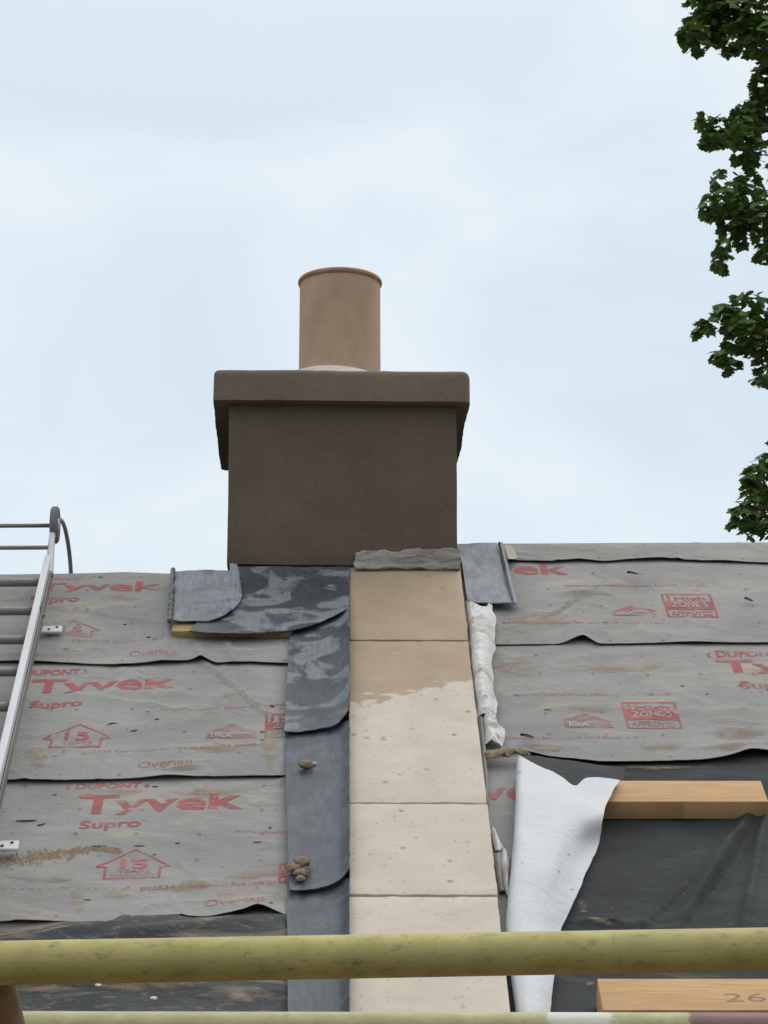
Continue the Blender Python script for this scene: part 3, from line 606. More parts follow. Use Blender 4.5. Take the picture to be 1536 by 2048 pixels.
# ------------------------------------------------------------ chimney
CAZ = math.radians(-1.71); CX = Vector((math.cos(CAZ), -math.sin(CAZ), 0)); CY = Vector((math.sin(CAZ), math.cos(CAZ), 0)); CZ = Vector((0, 0, 1))
pf = at(576, 1130, .06); FD = pf.dot(CY)                               # stack front plane
def onfront(x, y, off=0.0):
    r = ray(x, y); t = (FD + off - EYE.dot(CY)) / r.dot(CY); p = EYE + r * t; return p.dot(CX), p.z
OV = .046
sxl = onfront(456, 980)[0]; sxr = onfront(914, 980)[0]; zb = onfront(576, 1130)[1]
cxl = onfront(425, 797, -OV)[0]; cxr = onfront(941, 800, -OV)[0]; zc0 = onfront(683, 801, -OV)[1]; zc1 = onfront(683, 738, -OV)[1]
r = ray(443, 941); t = (zc0 - EYE.z) / r.z; depth = (EYE + r * t).dot(CY) - (FD - OV)
print('stack w', sxr - sxl, 'cap', cxr - cxl, 'depth', depth, 'cap h', zc1 - zc0, 'FD', FD)
chim = thing('chimney', 'square brown rendered chimney with an overhanging cap and one buff clay pot', 'chimney', CX * ((sxl + sxr) / 2) + CY * (FD + .3) + CZ * (zb - .4))
CO = Vector((0, 0, 0))
bm = box_bm(CO, CX, CY, CZ, (sxl, FD, zb), (sxr, FD + depth - 2 * OV, zc0 + .01), .005, 2)
bmesh.ops.subdivide_edges(bm, edges=[e for e in bm.edges if e.calc_length() > .2], cuts=14, use_grid_fill=True); rough_bm(bm, .003, 7, 1)
obj_bm('stack', bm, M['stack'], chim, 'auto')
bm = box_bm(CO, CX, CY, CZ, (sxl + .012, FD + .018, zb - .7), (sxr - .004, FD + depth - 2 * OV - .02, zb + .006)); obj_bm('stack_base', bm, M['mortar'], chim)
# cap: bevelled slab, ragged soffit
bm = box_bm(CO, CX, CY, CZ, (cxl, FD - OV, zc0), (cxr, FD - OV + depth, zc1))
bmesh.ops.bevel(bm, geom=[e for e in bm.edges if max(v.co.z for v in e.verts) > zc1 - .001 or abs(e.verts[0].co.z - e.verts[1].co.z) > .02], offset=.026, segments=5, affect='EDGES', profile=.6)
bmesh.ops.subdivide_edges(bm, edges=[e for e in bm.edges if e.calc_length() > .2], cuts=24, use_grid_fill=True); rough_bm(bm, .0035, 5, 7)
rough_bm(bm, .0016, 30, 3); obj_bm('cap', bm, M['cap'], chim, 'auto')
# pot
pd = FD - OV + depth * .5
def onplane(x, y, d):
    r = ray(x, y); t = (d - EYE.dot(CY)) / r.dot(CY); p = EYE + r * t; return p.dot(CX), p.z
pl, pr = onplane(598.5, 640, pd)[0], onplane(761, 640, pd)[0]; pcx = (pl + pr) / 2; prad = (pr - pl) / 2; ztop = onplane(680, 561, pd)[1]
def lathe(name, prof, m, parent, c, seg=64, wob=0.0):
    vs = []; fs = []
    for (rr, z) in prof:
        for k in range(seg):
            a = 2 * math.pi * k / seg; q = rr * (1 + wob * noise.noise(Vector((math.cos(a) * 2, math.sin(a) * 2, z * 3))))
            vs.append(Vector((c.x + q * math.cos(a), c.y + q * math.sin(a), z)))
    for i in range(len(prof) - 1):
        for k in range(seg):
            q = (k + 1) % seg; fs.append((i * seg + k, i * seg + q, (i + 1) * seg + q, (i + 1) * seg + k))
    o = link_mesh(name, vs, fs, m, parent, None, True); o.data.set_sharp_from_angle(angle=math.radians(50)); return o
pc = CX * pcx + CY * pd
pot = lathe('pot', [(prad * 1.0, zc1 - .01), (prad, zc1 + .15), (prad * .993, ztop - .012), (prad * .86, ztop - .012), (prad * .85, zc1 + .02)], M['pot'], chim, pc)
b0 = ztop - .010; rr = .0085
lathe('pot_rim', [(prad * .86, b0 - .002)] + [(prad * .985 + rr * 1.0 * math.cos(a) * 1.0 - .001, b0 + rr * math.sin(a) * 1.15) for a in [(-90 + 18 * k) * math.pi / 180 for k in range(11)]] + [(prad * .87, b0 + .009), (prad * .858, b0 - .002)], M['rim'], pot, pc)
fz = zc1 + .104
fc = pc - CX * .030
lathe('mortar_flaunching', [(.245, zc1 - .004), (.2, zc1 + .03), (.165, zc1 + .09), (prad - .004, fz), (prad * .85, fz + .001)], M['flaunch'], chim, fc, 64, .05)

# mortar block between the first slab and the stack
fa, fz0 = onfront(711, 1134, -.03); fb, fz1 = onfront(919, 1096, -.03)
bm = box_bm(CO, CX, CY, CZ, (fa, FD - .03, fz0 - .004), (fb, FD + .012, fz1), .006, 2)
bmesh.ops.subdivide_edges(bm, edges=[e for e in bm.edges if e.calc_length() > .03], cuts=14, use_grid_fill=True)
for v in bm.verts:
    k = max(0, min(1, (v.co.dot(CX) - fa) / (fb - fa)))
    if v.co.z > fz1 - .03: v.co.z -= .014 * (1 - k) ** 1.5
rough_bm(bm, .006, 14, 4); rough_bm(bm, .007, 50, 8); rough_bm(bm, .004, 130, 2); obj_bm('mortar_fillet', bm, M['mortar'], cop, 'auto')

# ------------------------------------------------------------ lead
GL = 'lead flashing pieces dressed round the chimney and coping'
apron = patch('lead_apron', [
    [(460, 1133, .058), (540, 1133, .058), (620, 1133, .058), (699, 1133, .060)],
    [(462, 1160, .046), (540, 1162, .046), (620, 1162, .046), (699, 1160, .056)],
    [(430, 1205, .050), (520, 1212, .050), (620, 1206, .048), (699, 1188, .060)],
    [(378, 1262, .049), (480, 1266, .050), (600, 1256, .049), (699, 1216, .078)]], M['lead'], None, 10, .003, .003, 10, .8, 1)
tag(apron, 'dark mottled lead apron across the front foot of the chimney stack', 'lead flashing', GL)
saddle = thing('lead_saddle', 'blue-grey lead saddle over the lower ridge at the left foot of the chimney', 'lead flashing', at(400, 1240, 0), GL)
patch('lead_sheet', [
    [(346, 1141, .060), (385, 1140, .060), (425, 1140, .060), (474, 1138, .072)],
    [(345, 1172, .058), (385, 1172, .058), (430, 1172, .058), (481, 1168, .068)],
    [(344, 1210, .056), (385, 1210, .056), (432, 1210, .058), (483, 1196, .064)],
    [(346, 1241, .054), (385, 1241, .054), (430, 1238, .058), (466, 1219, .062)]], M['leadb'], saddle, 10, .003, .005, 12, 1, 3)
pts = [at(346 + 2.2 * noise.noise(Vector((k * .3, 5, 1))) - k * .15, 1139 + k * 2.65, .060 + .003 * math.sin(k * 2.1)) for k in range(0, 40, 3)]
pts = spline([tuple(p) for p in pts], 5)
tube('rolled_edge', pts, [.0075 + .003 * noise.noise(Vector((k * .31, 2, 1))) for k in range(len(pts))], M['lead'], saddle, 8)
patch('upstand', [[(459, 1126, .085), (466, 1126, .085), (474, 1128, .085)], [(460, 1150, .068), (468, 1150, .07), (479, 1152, .07)], [(460, 1180, .060), (470, 1180, .066), (481, 1182, .064)]], M['leadb'], saddle, 5, .002, .003, 20)
def soaker(label, y0, y1, xl0, xl1, hb, m, sd):
    rows = []
    for k in range(5):
        t = k / 4; y = y0 + (y1 - y0) * t; xl = xl0 + (xl1 - xl0) * t; h = hb + .006 * t; dy = 44 * t ** 3
        rows.append([(xl, y - .2 * dy * 0, h), (xl + 35, y, h + .002), (655, y - 8 * t ** 3, h + .012), (680, y - 20 * t ** 3, h + .026), (699, y - dy, h + .056)])
    o = patch('lead_soaker', rows, m, None, 6, .003, .004, 9, 1.5, sd); return tag(o, label, 'lead flashing', GL)
soaker('mottled lead soaker with a curled lower lip, highest of the three beside the coping slabs', 1215, 1462, 583, 568, .030, M['lead'], 5)
soaker('long dark lead soaker beside the coping slabs with mortar lumps on it', 1440, 1779, 569, 578, .022, M['leads'], 6)
soaker('lowest plain lead soaker beside the coping slabs passing under the yellow rail', 1755, 2230, 573, 578, .014, M['leads'], 7)
rl = thing('lead_flashing', 'blue-grey lead strip over the higher ridge right of the chimney with a raised welt', 'lead flashing', at(980, 1200, 0), GL)
patch('lead_sheet', [[(914, 1089, .05), (950, 1087, .048), (994, 1085, .048)], [(922, 1120, .05), (958, 1120, .048), (1003, 1120, .046)], [(929, 1160, .048), (970, 1162, .046), (1014, 1162, .044)],
    [(936, 1203, .04), (985, 1206, .042), (1026, 1207, .042)]], M['leadb'], rl, 8, .003, .004, 12, 1, 9)
patch('welt', [[(996, 1084, .058), (1001, 1083, .064), (1006, 1085, .052)], [(1004, 1120, .056), (1010, 1120, .062), (1015, 1121, .05)], [(1014, 1162, .052), (1020, 1162, .058), (1026, 1162, .046)], [(1026, 1206, .048), (1031, 1207, .052), (1036, 1207, .04)]], M['leadb'], rl, 6, .004, .004, 20, 1, 12)
o = patch('tape', [[(1009, 1089, .036), (1024, 1090, .036)], [(1016, 1117, .036), (1035, 1116, .036)]], M['tape'], None, 6, .001, .002, 20, 1, 5); tag(o, 'small buff patch of tape beside the raised welt on the higher ridge', 'tape')

# ------------------------------------------------------------ timber
def timber(name, label, x0, x1, ytop, ylow, hgt, m, hb=.0, uL=None):
    uA, vA = uvh(x0, ylow, hgt); uB, vB = uvh(x1, ylow, hgt); vT = uvh(x0, ytop, hgt)[1]
    a = Vector((uB - uA, vB - vA)); q = R * a.x + S * a.y; ln = q.length; q.normalize(); s_ = NN.cross(q)
    bm = box_bm(rp(uA, vA, hb), q, s_, NN, (0, 0, 0), (ln, vT - vA, hgt - hb), .0025, 2)
    vs = [v.co.copy() for v in bm.verts]; o = obj_bm(name, bm, m, None, 'auto'); tag(o, label, 'timber'); return o, (uA, vA, vT, hgt)
timber('timber_batten', 'thin yellow softwood batten under the lower edge of the lead apron', 343, 584, 1236, 1262, .040, M['woody'], .018)
timber('timber_block', 'upper softwood plank lying across the black underlay right of the white flap', 1200, 1537, 1561, 1603, .055, M['wood'], .006)
tb, fr = timber('timber_block', 'lower softwood plank with a pencilled number between the two yellow rails', 1206, 1750, 1957, 2020, .075, M['wood'], .006)
class Flat:
    h1 = .075; root = tb
    def H(s, u, v): return .0752
mk, t_, b_ = mat('pencil_mark', .6); b_.inputs['Base Color'].default_value = (.12, .1, .09, 1); b_.inputs['Alpha'].default_value = .55
text(Flat(), '26', 1450, 2004, 1534, 2003, 17, mk, -.008, lift=.0008)

# ------------------------------------------------------------ white flap, dark flap and torn edges
fl = [[(1034, 1510, .030), (1042, 1511, .058), (1075, 1528, .060), (1120, 1552, .060), (1150, 1570, .060), (1175, 1556, .062), (1240, 1561, .066)],
      [(1032, 1560, .028), (1040, 1560, .066), (1080, 1570, .070), (1120, 1580, .070), (1150, 1588, .070), (1180, 1590, .074), (1218, 1596, .082)],
      [(1030, 1620, .026), (1038, 1620, .072), (1080, 1625, .078), (1120, 1628, .080), (1150, 1630, .082), (1180, 1632, .088), (1206, 1634, .080)],
      [(1026, 1690, .024), (1034, 1690, .074), (1070, 1692, .082), (1110, 1692, .078), (1140, 1690, .060), (1170, 1688, .040), (1198, 1684, .030)],
      [(1020, 1750, .022), (1028, 1750, .070), (1065, 1752, .078), (1100, 1752, .070), (1125, 1750, .050), (1150, 1748, .032), (1172, 1746, .024)],
      [(1014, 1810, .020), (1022, 1810, .060), (1050, 1812, .070), (1080, 1812, .062), (1105, 1812, .048), (1128, 1812, .032), (1144, 1812, .022)],
      [(1010, 1865, .018), (1020, 1865, .050), (1045, 1866, .060), (1070, 1866, .054), (1090, 1866, .044), (1108, 1866, .030), (1120, 1866, .020)],
      [(1022, 1955, .016), (1030, 1955, .040), (1050, 1956, .052), (1068, 1956, .050), (1084, 1956, .044), (1098, 1956, .034), (1108, 1956, .024)],
      [(1032, 2030, .014), (1040, 2030, .034), (1055, 2030, .046), (1068, 2030, .044), (1080, 2030, .038), (1090, 2030, .030), (1100, 2030, .020)],
      [(1044, 2110, .012), (1052, 2110, .024), (1060, 2110, .030), (1068, 2110, .030), (1078, 2110, .026), (1086, 2110, .020), (1094, 2110, .014)]]
flap = patch('membrane_flap', fl, M['white'], None, 6, .0018, .007, 4, 1.5, 4)
tag(flap, 'large white folded-back membrane flap hanging beside the upper softwood plank', 'membrane')
o = patch('underlay_flap', [[(1040, 1508, .034), (1100, 1516, .030), (1180, 1527, .026), (1250, 1536, .020)], [(1060, 1526, .050), (1110, 1538, .046), (1180, 1540, .040), (1250, 1546, .028)], [(1100, 1550, .052), (1145, 1575, .054), (1185, 1556, .050), (1248, 1566, .034)]], M['dark'], None, 6, .0015, .003, 10, 1, 3)
tag(o, 'dark triangular fold of underlay above the notch of the white flap', 'underlay')
tn = thing('torn_membrane_edge', 'curled dirty white torn membrane edge along the right side of the upper coping slabs', 'membrane', at(975, 1490, 0))
patch('curled_strip', [
    [(930, 1206, .030), (938, 1205, .058), (952, 1206, .064), (968, 1207, .056), (981, 1208, .032)],
    [(935, 1240, .030), (942, 1240, .062), (955, 1240, .068), (974, 1240, .060), (991, 1242, .032)],
    [(938, 1280, .030), (946, 1280, .060), (960, 1280, .070), (975, 1282, .058), (990, 1285, .030)],
    [(942, 1330, .030), (950, 1330, .060), (964, 1330, .070), (976, 1330, .054), (984, 1332, .028)],
    [(946, 1375, .028), (954, 1375, .056), (966, 1376, .066), (978, 1378, .054), (988, 1380, .028)],
    [(950, 1405, .026), (958, 1410, .044), (968, 1404, .056), (980, 1408, .050), (991, 1414, .028)],
    [(953, 1440, .024), (962, 1432, .034), (974, 1426, .046), (982, 1432, .044), (990, 1440, .028)]], M['torn'], tn, 8, .0016, .010, 24, 7, 2)
patch('curled_strip', [[(966, 1425, .03), (976, 1424, .052), (988, 1436, .036)], [(968, 1455, .03), (980, 1456, .050), (1006, 1464, .032)], [(970, 1484, .026), (986, 1482, .046), (1006, 1492, .028)]], M['torn'], tn, 8, .0016, .012, 36, 6, 5)
patch('grey_scrap', [[(952, 1432, .022), (962, 1424, .036), (972, 1418, .024)], [(958, 1480, .020), (967, 1478, .034), (972, 1482, .022)], [(963, 1540, .018), (971, 1536, .032), (975, 1536, .020)], [(969, 1610, .016), (974, 1606, .028), (978, 1606, .018)]], M['mem'], tn, 6, .0016, .006, 26, 2, 6)
patch('dirt_lip', [[(970, 1500, .034), (1000, 1497, .040), (1030, 1492, .044), (1056, 1499, .036)], [(972, 1514, .036), (1000, 1510, .044), (1030, 1506, .042), (1062, 1511, .030)]], M['lump'], tn, 8, .004, .014, 40, 4, 2)
tn2 = thing('torn_membrane_edge', 'small curled white torn membrane edge between the lower coping slabs and the white flap', 'membrane', at(1005, 1790, 0))
patch('curled_strip', [[(976, 1648, .024), (984, 1650, .036), (990, 1656, .026)], [(982, 1675, .022), (994, 1674, .040), (1004, 1690, .026)], [(990, 1702, .022), (998, 1700, .034), (1006, 1694, .026)]], M['torn'], tn2, 6, .0016, .004, 26, 2, 15)
patch('curled_strip', [[(1003, 1696, .02), (1010, 1698, .034), (1016, 1712, .026)], [(1002, 1730, .02), (1012, 1732, .040), (1018, 1735, .028)], [(1006, 1765, .018), (1014, 1765, .034), (1018, 1768, .024)], [(1012, 1788, .016), (1016, 1790, .026), (1019, 1792, .018)]], M['torn'], tn2, 6, .0016, .003, 26, 1.5, 16)
patch('grey_scrap', [[(986, 1705, .02), (996, 1706, .030), (1004, 1700, .024)], [(990, 1745, .018), (999, 1745, .030), (1006, 1745, .020)], [(998, 1785, .016), (1005, 1782, .024), (1011, 1782, .016)]], M['mem'], tn2, 6, .0016, .003, 26, 1.5, 17)

# ------------------------------------------------------------ mortar lumps and scraps
def lump_data(c, r_, sd, sq=.6):
    bm = bmesh.new(); bmesh.ops.create_icosphere(bm, subdivisions=3, radius=1)
    for v in bm.verts:
        n = 1 + .35 * noise.noise(v.co * 1.6 + Vector((sd, 0, 0))) + .16 * noise.noise(v.co * 5 + Vector((sd, 2, 0)))
        q = v.co * n * r_; v.co = c + R * q.x * 1.2 + S * q.y + NN * q.z * sq
    return bm
for k, (x, y, r_, h, lb) in enumerate([(612, 1528, .016, .042, 'small brown mortar lump beside a white bird dropping on the long lead soaker'),
    (603, 1724, .017, .044, 'topmost mortar lump of the small heap on the long lead soaker'), (588, 1736, .015, .040, 'left mortar lump of the small heap on the long lead soaker'),
    (602, 1745, .014, .040, 'middle right mortar lump of the small heap on the long lead soaker'), (601, 1757, .010, .038, 'lowest and smallest mortar lump of the heap on the long lead soaker')]):
    tag(obj_bm('mortar_lump', lump_data(at(x, y, h), r_, k * 3.3), M['lump'], None, True), lb, 'mortar lump', 'mortar lumps lying on the lead')
bm = lump_data(at(627, 1526, .038), .007, 40, .3)
me_ = bpy.data.meshes.new('t')
for x, y, r_, sd in ((622, 1538, .006, 41), (630, 1535, .005, 42), (620, 1546, .0035, 43)):
    b2 = lump_data(at(x, y, .038), r_, sd, .3); b2.to_mesh(me_); b2.free(); bm.from_mesh(me_)
tag(obj_bm('bird_dropping', bm, M['white'], None, True), 'white streaky bird dropping on the long lead soaker', 'dropping')
# sand and grit on the left course
def grit(name, label, m, spots, n, sd, hh):
    rnd = random.Random(sd); vs = []; fs = []
    for _ in range(n):
        x0, y0, x1, y1, wd = rnd.choice(spots); t = rnd.random(); x = x0 + (x1 - x0) * t; y = y0 + (y1 - y0) * t + rnd.gauss(0, wd)
        u, v = uvh(x, y, hh); r_ = min(.009, abs(rnd.gauss(0, .0026)) + .001); c = rp(u, v, L2.H(u, v) if m is not M['slit'] else hh); b0_ = len(vs)
        for q in (R, -R, S, -S, NN, -NN): vs.append(c + q * r_ * rnd.uniform(.7, 1.3))
        for a, b_, c_ in ((0, 2, 4), (2, 1, 4), (1, 3, 4), (3, 0, 4), (2, 0, 5), (1, 2, 5), (3, 1, 5), (0, 3, 5)): fs.append((b0_ + a, b0_ + b_, b0_ + c_))
    o = link_mesh(name, vs, fs, m, None, roof_uv(vs)); return tag(o, label, 'grit', kind='stuff')
grit('sand', 'loose buff sand spilled across the left membrane beside the ladder foot', M['sand'], [(-60, 1722, 90, 1712, 9), (-60, 1722, 70, 1716, 5), (60, 1712, 150, 1702, 5), (100, 1706, 200, 1694, 3), (200, 1694, 240, 1700, 2)], 1000, 3, .012)
for x, y, a, lb in ((1265, 1149, -.35, 'dark curled scrap on the membrane below the higher ridge'), (1497, 1202, -.7, 'dark leaf scrap near the right edge beside the upper red stamp'), (1054, 1475, -.3, 'dark scrap above the torn corner of the lowest right course')):
    c = at(x, y, .028); d = (R * math.cos(a) + S * math.sin(a) * 2).normalized(); p_ = NN.cross(d)
    vs = []; 
    for i in range(7):
        t = i / 6; wd = .0065 * math.sin(math.pi * (.08 + .84 * t)); q = c + d * (t - .5) * .04
        vs += [q - p_ * wd + NN * .006, q + NN * (.001 + .006 * t), q + p_ * wd + NN * .007]
    fs = [f for i in range(6) for f in ((i * 3, i * 3 + 1, i * 3 + 4, i * 3 + 3), (i * 3 + 1, i * 3 + 2, i * 3 + 5, i * 3 + 4))]
    k = len(vs); vs += [v - NN * .001 for v in vs]; fs += [tuple(k + i for i in f[::-1]) for f in fs]
    tag(link_mesh('scrap', vs, fs, M['slit'], None, roof_uv(vs), True), lb, 'scrap')
for x, y, lb in ((162, 1301, 'tiny white chip on the top left membrane course'), (708 / 3.605, 1480 + 1765 / 3.605, 'white chip on the dusty strip just below the yellow rail'), (1110 / 3.605, 1480 + 1860 / 3.605, 'tilted white chip on the dusty strip above the lower rail')):
    tag(obj_bm('chip', lump_data(at(x, y, .022), .006, x, .4), M['torn'], None, True), lb, 'chip')

# ------------------------------------------------------------ roof ladder
lad = thing('roof_ladder', 'aluminium roof ladder hooked over the lower ridge at the left edge', 'ladder', at(0, 1560, 0))
HL = .10
uT, vT_ = uvh(103, 1117, HL); uB_, vB_ = uvh(-18, 1640, HL); 
d2 = Vector((uT - uB_, vT_ - vB_)); dirv = (R * d2.x + S * d2.y).normalized(); sidev = dirv.cross(NN).normalized()
base = rp(uB_, vB_, HL); ln = (rp(uT, vT_, HL) - base).length
for off, lb in ((0, None), (-.40, None)):
    bm = box_bm(base + sidev * off, sidev, dirv, NN, (-.020, -1.6, -.045), (.0, ln, .012), .003, 2); obj_bm('stile', bm, M['alu'], lad, 'auto')
    bm = box_bm(base + sidev * off, sidev, dirv, NN, (.002, -1.6, -.048), (.006, ln - .02, -.012), .001, 1); obj_bm('stile_flange', bm, M['aludark'], lad, 'auto')
def rung_v(x, y): 
    p = at(x, y, HL - .02); return (p - base).dot(dirv)
rv = [rung_v(78, 1166), rung_v(64, 1223), rung_v(50, 1281), rung_v(33, 1345), rung_v(12, 1415)]
stp = rv[-2] - rv[-1]
for k in range(9): rv.append(rv[-1] - stp * 1.0)
for v in rv:
    if v > -1.6: tube('rung', [base + dirv * v + NN * -.018 + sidev * -.01, base + dirv * v + NN * -.018 + sidev * -.39], .013, M['aludark'], lad, 12)
tp = base + dirv * ln; D0 = tp.y
for off in (0, -.39):
    P = [at_depth(99, 1150, D0 - .06), at_depth(101, 1112, D0), at_depth(104, 1075, D0 + .05), at_depth(109, 1050, D0 + .10), at_depth(118, 1038, D0 + .17), at_depth(127, 1048, D0 + .26), at_depth(134, 1075, D0 + .36), at_depth(139, 1110, D0 + .45), at_depth(142, 1150, D0 + .53), at_depth(143, 1190, D0 + .6)]
    P = [Vector(p) + sidev * off for p in spline([tuple(p) for p in P], 5)]
    tube('hook', P, [.012 - .005 * min(1, i / (len(P) * .5)) for i in range(len(P))], M['alu'], lad, 10)
def wheel(c):
    prof = [(.020, -.010), (.052, -.012), (.058, -.007), (.058, .007), (.052, .012), (.020, .010), (.020, -.010)]; vs = []; fs = []; sg = 36
    a = Vector((0, .15, 1)).normalized(); b_ = sidev.cross(a)
    for rr_, z in prof:
        for k in range(sg): t = 2 * math.pi * k / sg; vs.append(c + sidev * z + (a * math.cos(t) + b_ * math.sin(t)) * rr_)
    for i in range(len(prof) - 1):
        for k in range(sg): q = (k + 1) % sg; fs.append((i * sg + k, i * sg + q, (i + 1) * sg + q, (i + 1) * sg + k))
    w_ = link_mesh('wheel', vs, fs, M['rubber'], lad, None, True); w_.data.set_sharp_from_angle(angle=math.radians(40))
    tube('hub', [c - sidev * .013, c + sidev * .013], .0205, M['alu'], w_, 16)
wc = at_depth(110, 1050, D0 + .10); wheel(wc); wheel(wc - sidev * .39)
ax = at_depth(102, 1051, D0 + .10); tube('axle', [ax, ax - sidev * .45], .0065, M['aludark'], lad, 10)
ax = at_depth(98, 1095, D0 + .02); tube('hook_bar', [ax, ax - sidev * .38], .0065, M['aludark'], lad, 10)
for (x, y) in ((98, 1262), (6, 1695)):
    for off in (0, -.39):
        p = at(x + 6, y, .032) + sidev * off; q0 = at(x - 10, y - 2, .03) + sidev * off
        bm = box_bm(p, sidev, dirv, NN, (-.030, -.022, 0), (.030, .022, .008), .002, 1); ft = obj_bm('foot_plate', bm, M['alu'], lad, 'auto')
        for hx, hy in ((-.008, -.008), (.014, .008)):
            tube('bolt_and_hole', [p + sidev * hx + dirv * hy + NN * .006, p + sidev * hx + dirv * hy + NN * .0105], .0042, M['slit'], ft, 8)  # dark discs painted for the shaded holes in the plate
        bm = box_bm(q0, sidev, dirv, NN, (-.012, .0, 0), (-.005, .035, .075), .001, 1); obj_bm('bracket', bm, M['aludark'], lad, 'auto')
for y, x in ((1138, 101), (1218, 86)):
    p = at(x - 4, y, HL); tube('bolt_and_hole', [p - sidev * .02 - NN * .02, p + sidev * .012 - NN * .02], .005, M['aludark'], lad, 8)

# ------------------------------------------------------------ scaffold
rA, rB = at_depth(0, 1926, 2.78), at_depth(1536, 1898, 2.86)
e = (rB - rA); rdir = e.normalized()
scf = thing('scaffold', 'yellow painted tube scaffold whose rails cross the bottom of the view', 'scaffold', Vector((0, 2.8, 0)))
tube('guard_rail', [rA - rdir * (2.2 - .5 * 0) + rdir * (k * .25) for k in range(20)], .0242, M['yellow'], scf, 40)
q0, q1 = at_depth(0, 2053, 4.08), at_depth(1536, 2056, 4.08); d3 = (q1 - q0).normalized(); st = q0 - d3 * 1.8
L_ = lambda x: (at_depth(x, 2055, 4.08) - st).length
M['olive'] = m_tube('olive_painted_steel', (.30, .275, .12), (.42, .39, .21), (.14, .14, .08), .56, [(L_(1098), L_(1220), (.55, .54, .48)), (L_(1372), 9, (.16, .075, .085))])
tube('inner_rail', [st + d3 * (k * .25) for k in range(20)], .0242, M['olive'], scf, 40)
b0p = at_depth(-14, 1960, 2.95); b1p = at_depth(34, 2110, 3.95); bd = (b1p - b0p)
tube('brace', [b0p - bd * .12, b1p + bd * .02], .024, M['rust'], scf, 24)
for x in (-1.75, 1.85):
    for y in (2.76, 4.14):
        tube('standard', [Vector((x, y, 0.02)), Vector((x, y, 5.4))], .0242, M['rust'], scf, 20)
        tube('base_plate', [Vector((x, y, 0.0)), Vector((x, y, .02))], .075, M['rust'], scf, 20)
    tube('transom', [Vector((x + .05, 2.6, 3.42)), Vector((x + .05, 4.25, 3.42))], .0242, M['rust'], scf, 20)
for k in range(4):
    bm = box_bm(Vector((0, 2.88 + k * .29, 3.447)), Vector((1, 0, 0)), Vector((0, 1, 0)), Vector((0, 0, 1)), (-2.0, 0, 0), (2.05, .225, .038), .003, 1)
    obj_bm('board', bm, M['wood'], scf)

# ------------------------------------------------------------ maple tree
TD = 30.0; tr_loc = Vector((8.6, 31.5, 0))
tree = thing('maple_tree', 'dark green broadleaf maple tree rising behind the roof at the right edge', 'tree', tr_loc)
def limb(name, pts, r_): tube(name, spline([tuple(p) for p in pts], 6), [r_ * (1 - .85 * i / (6 * (len(pts) - 1))) + .012 for i in range(6 * (len(pts) - 1) + 1)], M['bark'], tree, 10)
limb('trunk', [tr_loc, tr_loc + Vector((.1, 0, 5)), tr_loc + Vector((-.1, .1, 11)), tr_loc + Vector((.1, 0, 17)), tr_loc + Vector((0, 0, 22))], .38)
# lobes: photo x, y, rx, ry in photo pixels at 30 m (6 mm each), depth radius m
lob = [(1410, 40, 52, 62), (1460, 60, 60, 50), (1500, 20, 60, 80), (1530, 80, 50, 46), (1390, 75, 34, 34), (1440, 10, 60, 60),
       (1530, 160, 26, 50), (1440, 262, 44, 26), (1422, 285, 30, 14), (1490, 240, 34, 44), (1520, 210, 30, 60), (1500, 300, 40, 46), (1408, 238, 20, 6), (1482, 268, 26, 32),
       (1437, 358, 12, 20), (1440, 410, 42, 34), (1420, 420, 28, 20), (1490, 400, 44, 60), (1470, 450, 34, 36), (1444, 500, 16, 26), (1450, 530, 10, 16), (1438, 518, 12, 14), (1482, 478, 14, 26), (1530, 440, 30, 66), (1528, 512, 20, 22),
       (1500, 625, 60, 32), (1450, 640, 40, 26), (1412, 655, 22, 14), (1490, 670, 50, 40), (1530, 690, 40, 50), (1450, 718, 24, 14), (1432, 716, 14, 8), (1462, 735, 18, 12), (1512, 755, 9, 14), (1526, 765, 10, 10), (1395, 660, 10, 14),
       (1530, 950, 40, 40), (1500, 990, 22, 34), (1490, 1030, 28, 26), (1530, 1020, 36, 50), (1500, 1064, 18, 18), (1536, 1060, 16, 26), (1496, 952, 18, 14), (1470, 1045, 10, 12)]
sx = .006
blobs = []
for x, y, a, b_ in lob:
    c = at_depth(x, y, TD + random.uniform(-.5, .6)); blobs.append((c, Vector((a * sx, max(.3, min(a, 60) * sx * 1.6), b_ * sx)), 1.0))
nvis = len(blobs)
rnd = random.Random(5)
for _ in range(170):
    z = rnd.uniform(9, 22.5); a = rnd.uniform(0, 6.283); rad = (3.6 + .6 * math.sin(z)) * math.sqrt(max(.05, 1 - ((z - 15) / 8.5) ** 2)) * rnd.uniform(.35, 1)
    c = tr_loc + Vector((math.cos(a) * rad, math.sin(a) * rad, z)); c.z = z
    d = c - EYE; px = 768 + d.x * F / d.dot(FWD)
    if px < 1600: continue
    blobs.append((c, Vector((rnd.uniform(.5, .9), rnd.uniform(.5, .9), rnd.uniform(.3, .6))), .55))
# limbs reach each of the visible masses
for x, y in ((1440, 60), (1470, 260), (1450, 420), (1440, 665), (1500, 1020)):
    p = at_depth(x, y, TD); q = Vector((tr_loc.x, tr_loc.y, p.z - 2.0)); m1 = q.lerp(p, .45) + Vector((0, 0, .5)); limb('branch', [q, m1, q.lerp(p, .8) + Vector((0, 0, .45)), p], .09)
for a in range(9):
    t = a * .7; q = tr_loc + Vector((0, 0, 9 + a * 1.3)); limb('branch', [q, q + Vector((math.cos(t) * 1.4, abs(math.sin(t)) * 1.4, 1)), q + Vector((abs(math.cos(t)) * 2.8, math.sin(t) * 2.8, 1.6))], .1)
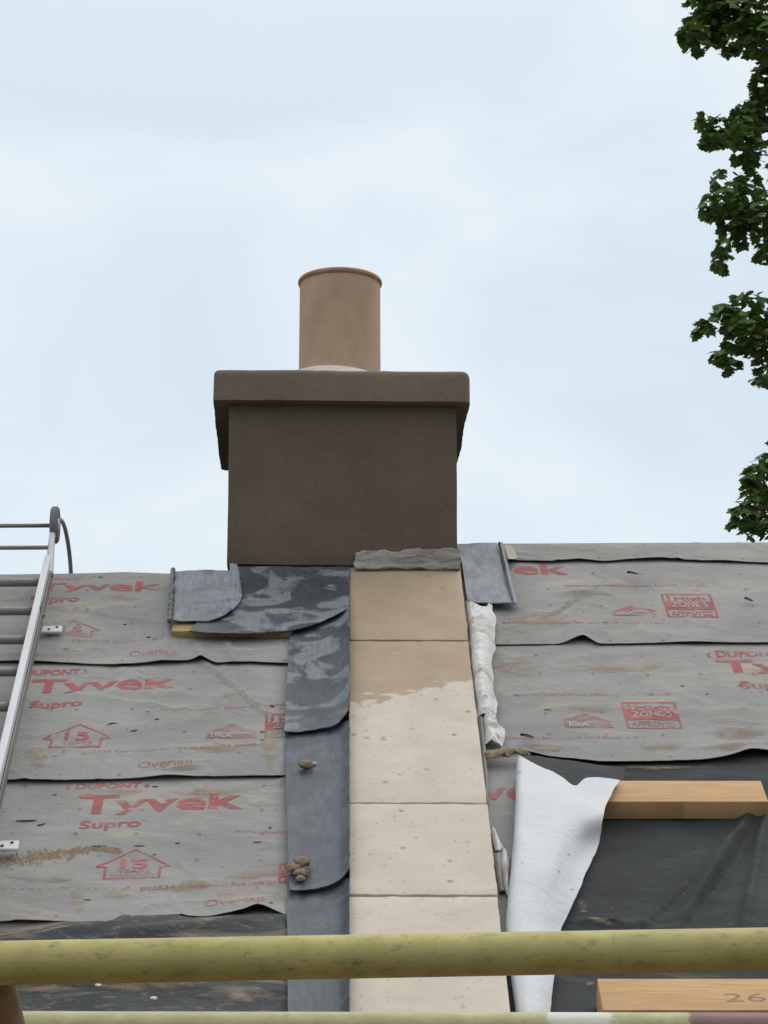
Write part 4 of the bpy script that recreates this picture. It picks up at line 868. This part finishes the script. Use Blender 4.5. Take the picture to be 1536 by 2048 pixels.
# leaf outline: five pointed lobes
LO = [(0, -.5), (.12, -.48), (.34, -.48), (.36, -.32), (.58, -.22), (.48, -.04), (.64, .20), (.42, .20), (.38, .38), (.22, .32), (.16, .50), (0, .66)]
LO = LO + [(-x, y) for x, y in LO[-2:0:-1]]
LV = [Vector((x, y, .10 * abs(x) ** 1.0 - .12 * y * y)) for x, y in LO]
FT = [(len(LV), i, (i + 1) % len(LV)) for i in range(len(LV))]
LV3 = LV + [Vector((0, 0, -.02))]
def leaf_mat(rn, outward):
    n = (Vector((rn.gauss(0, .55), rn.gauss(0, .55), 1)) + outward * .7).normalized()
    tip = (outward + Vector((rn.gauss(0, .6), rn.gauss(0, .6), -.7 + rn.gauss(0, .3))))
    tip = (tip - n * tip.dot(n)).normalized(); xx = tip.cross(n)
    return Matrix((xx, tip, n)).transposed()
def sample(rn, c, rad):
    while True:
        p = Vector((rn.uniform(-1, 1), rn.uniform(-1, 1), rn.uniform(-1, 1)))
        if p.length <= 1: break
    if p.length > .01: p = p.normalized() * p.length ** .7
    return c + Vector((p.x * rad.x, p.y * rad.y, p.z * rad.z)), p
cands = []; vs = []; fs = []
for i, (c, rad, dn) in enumerate(blobs):
    vis = i < nvis
    n = int((rad.x * rad.z * 3.14) * (440 if vis else 200)) + 6
    for _ in range(n):
        p, o_ = sample(rnd, c, rad); o2 = Vector((o_.x, o_.y, 0)); s_ = rnd.uniform(.085, .150); mt = leaf_mat(rnd, o2)
        d = p - EYE; px = 768 + d.x * F / d.dot(FWD); py = 1024 - d.dot(UP) * F / d.dot(FWD)
        cands.append((p, mt, s_, px, py, vis))
edge = sorted([k for k, q in enumerate(cands) if q[5] and q[3] < 1540 and -5 < q[4] < 1084], key=lambda k: (cands[k][3] - 60 * (cands[k][1][1][2] < 0)) + rnd.uniform(0, 60))
single = set(edge[:290])
lm = bpy.data.meshes.new('leaf'); lm.from_pydata(LV3, [], FT); lm.materials.append(M['leaf']); lm.update()
for k, (p, mt, s_, px, py, vis) in enumerate(cands):
    if k in single:
        o = bpy.data.objects.new('leaf', lm); C.objects.link(o); o.parent = tree
        o.matrix_local = Matrix.Translation(p - tr_loc) @ (mt.to_4x4()) @ Matrix.Scale(s_, 4)
    else:
        b0_ = len(vs); vs += [p + mt @ (v * s_) for v in LV3]; fs += [(a + b0_, b_ + b0_, c_ + b0_) for a, b_, c_ in FT]
fo = link_mesh('foliage', vs, fs, M['leaf'], tree); fo['kind'] = 'stuff'
print('leaves', len(cands), 'tris', len(fs))
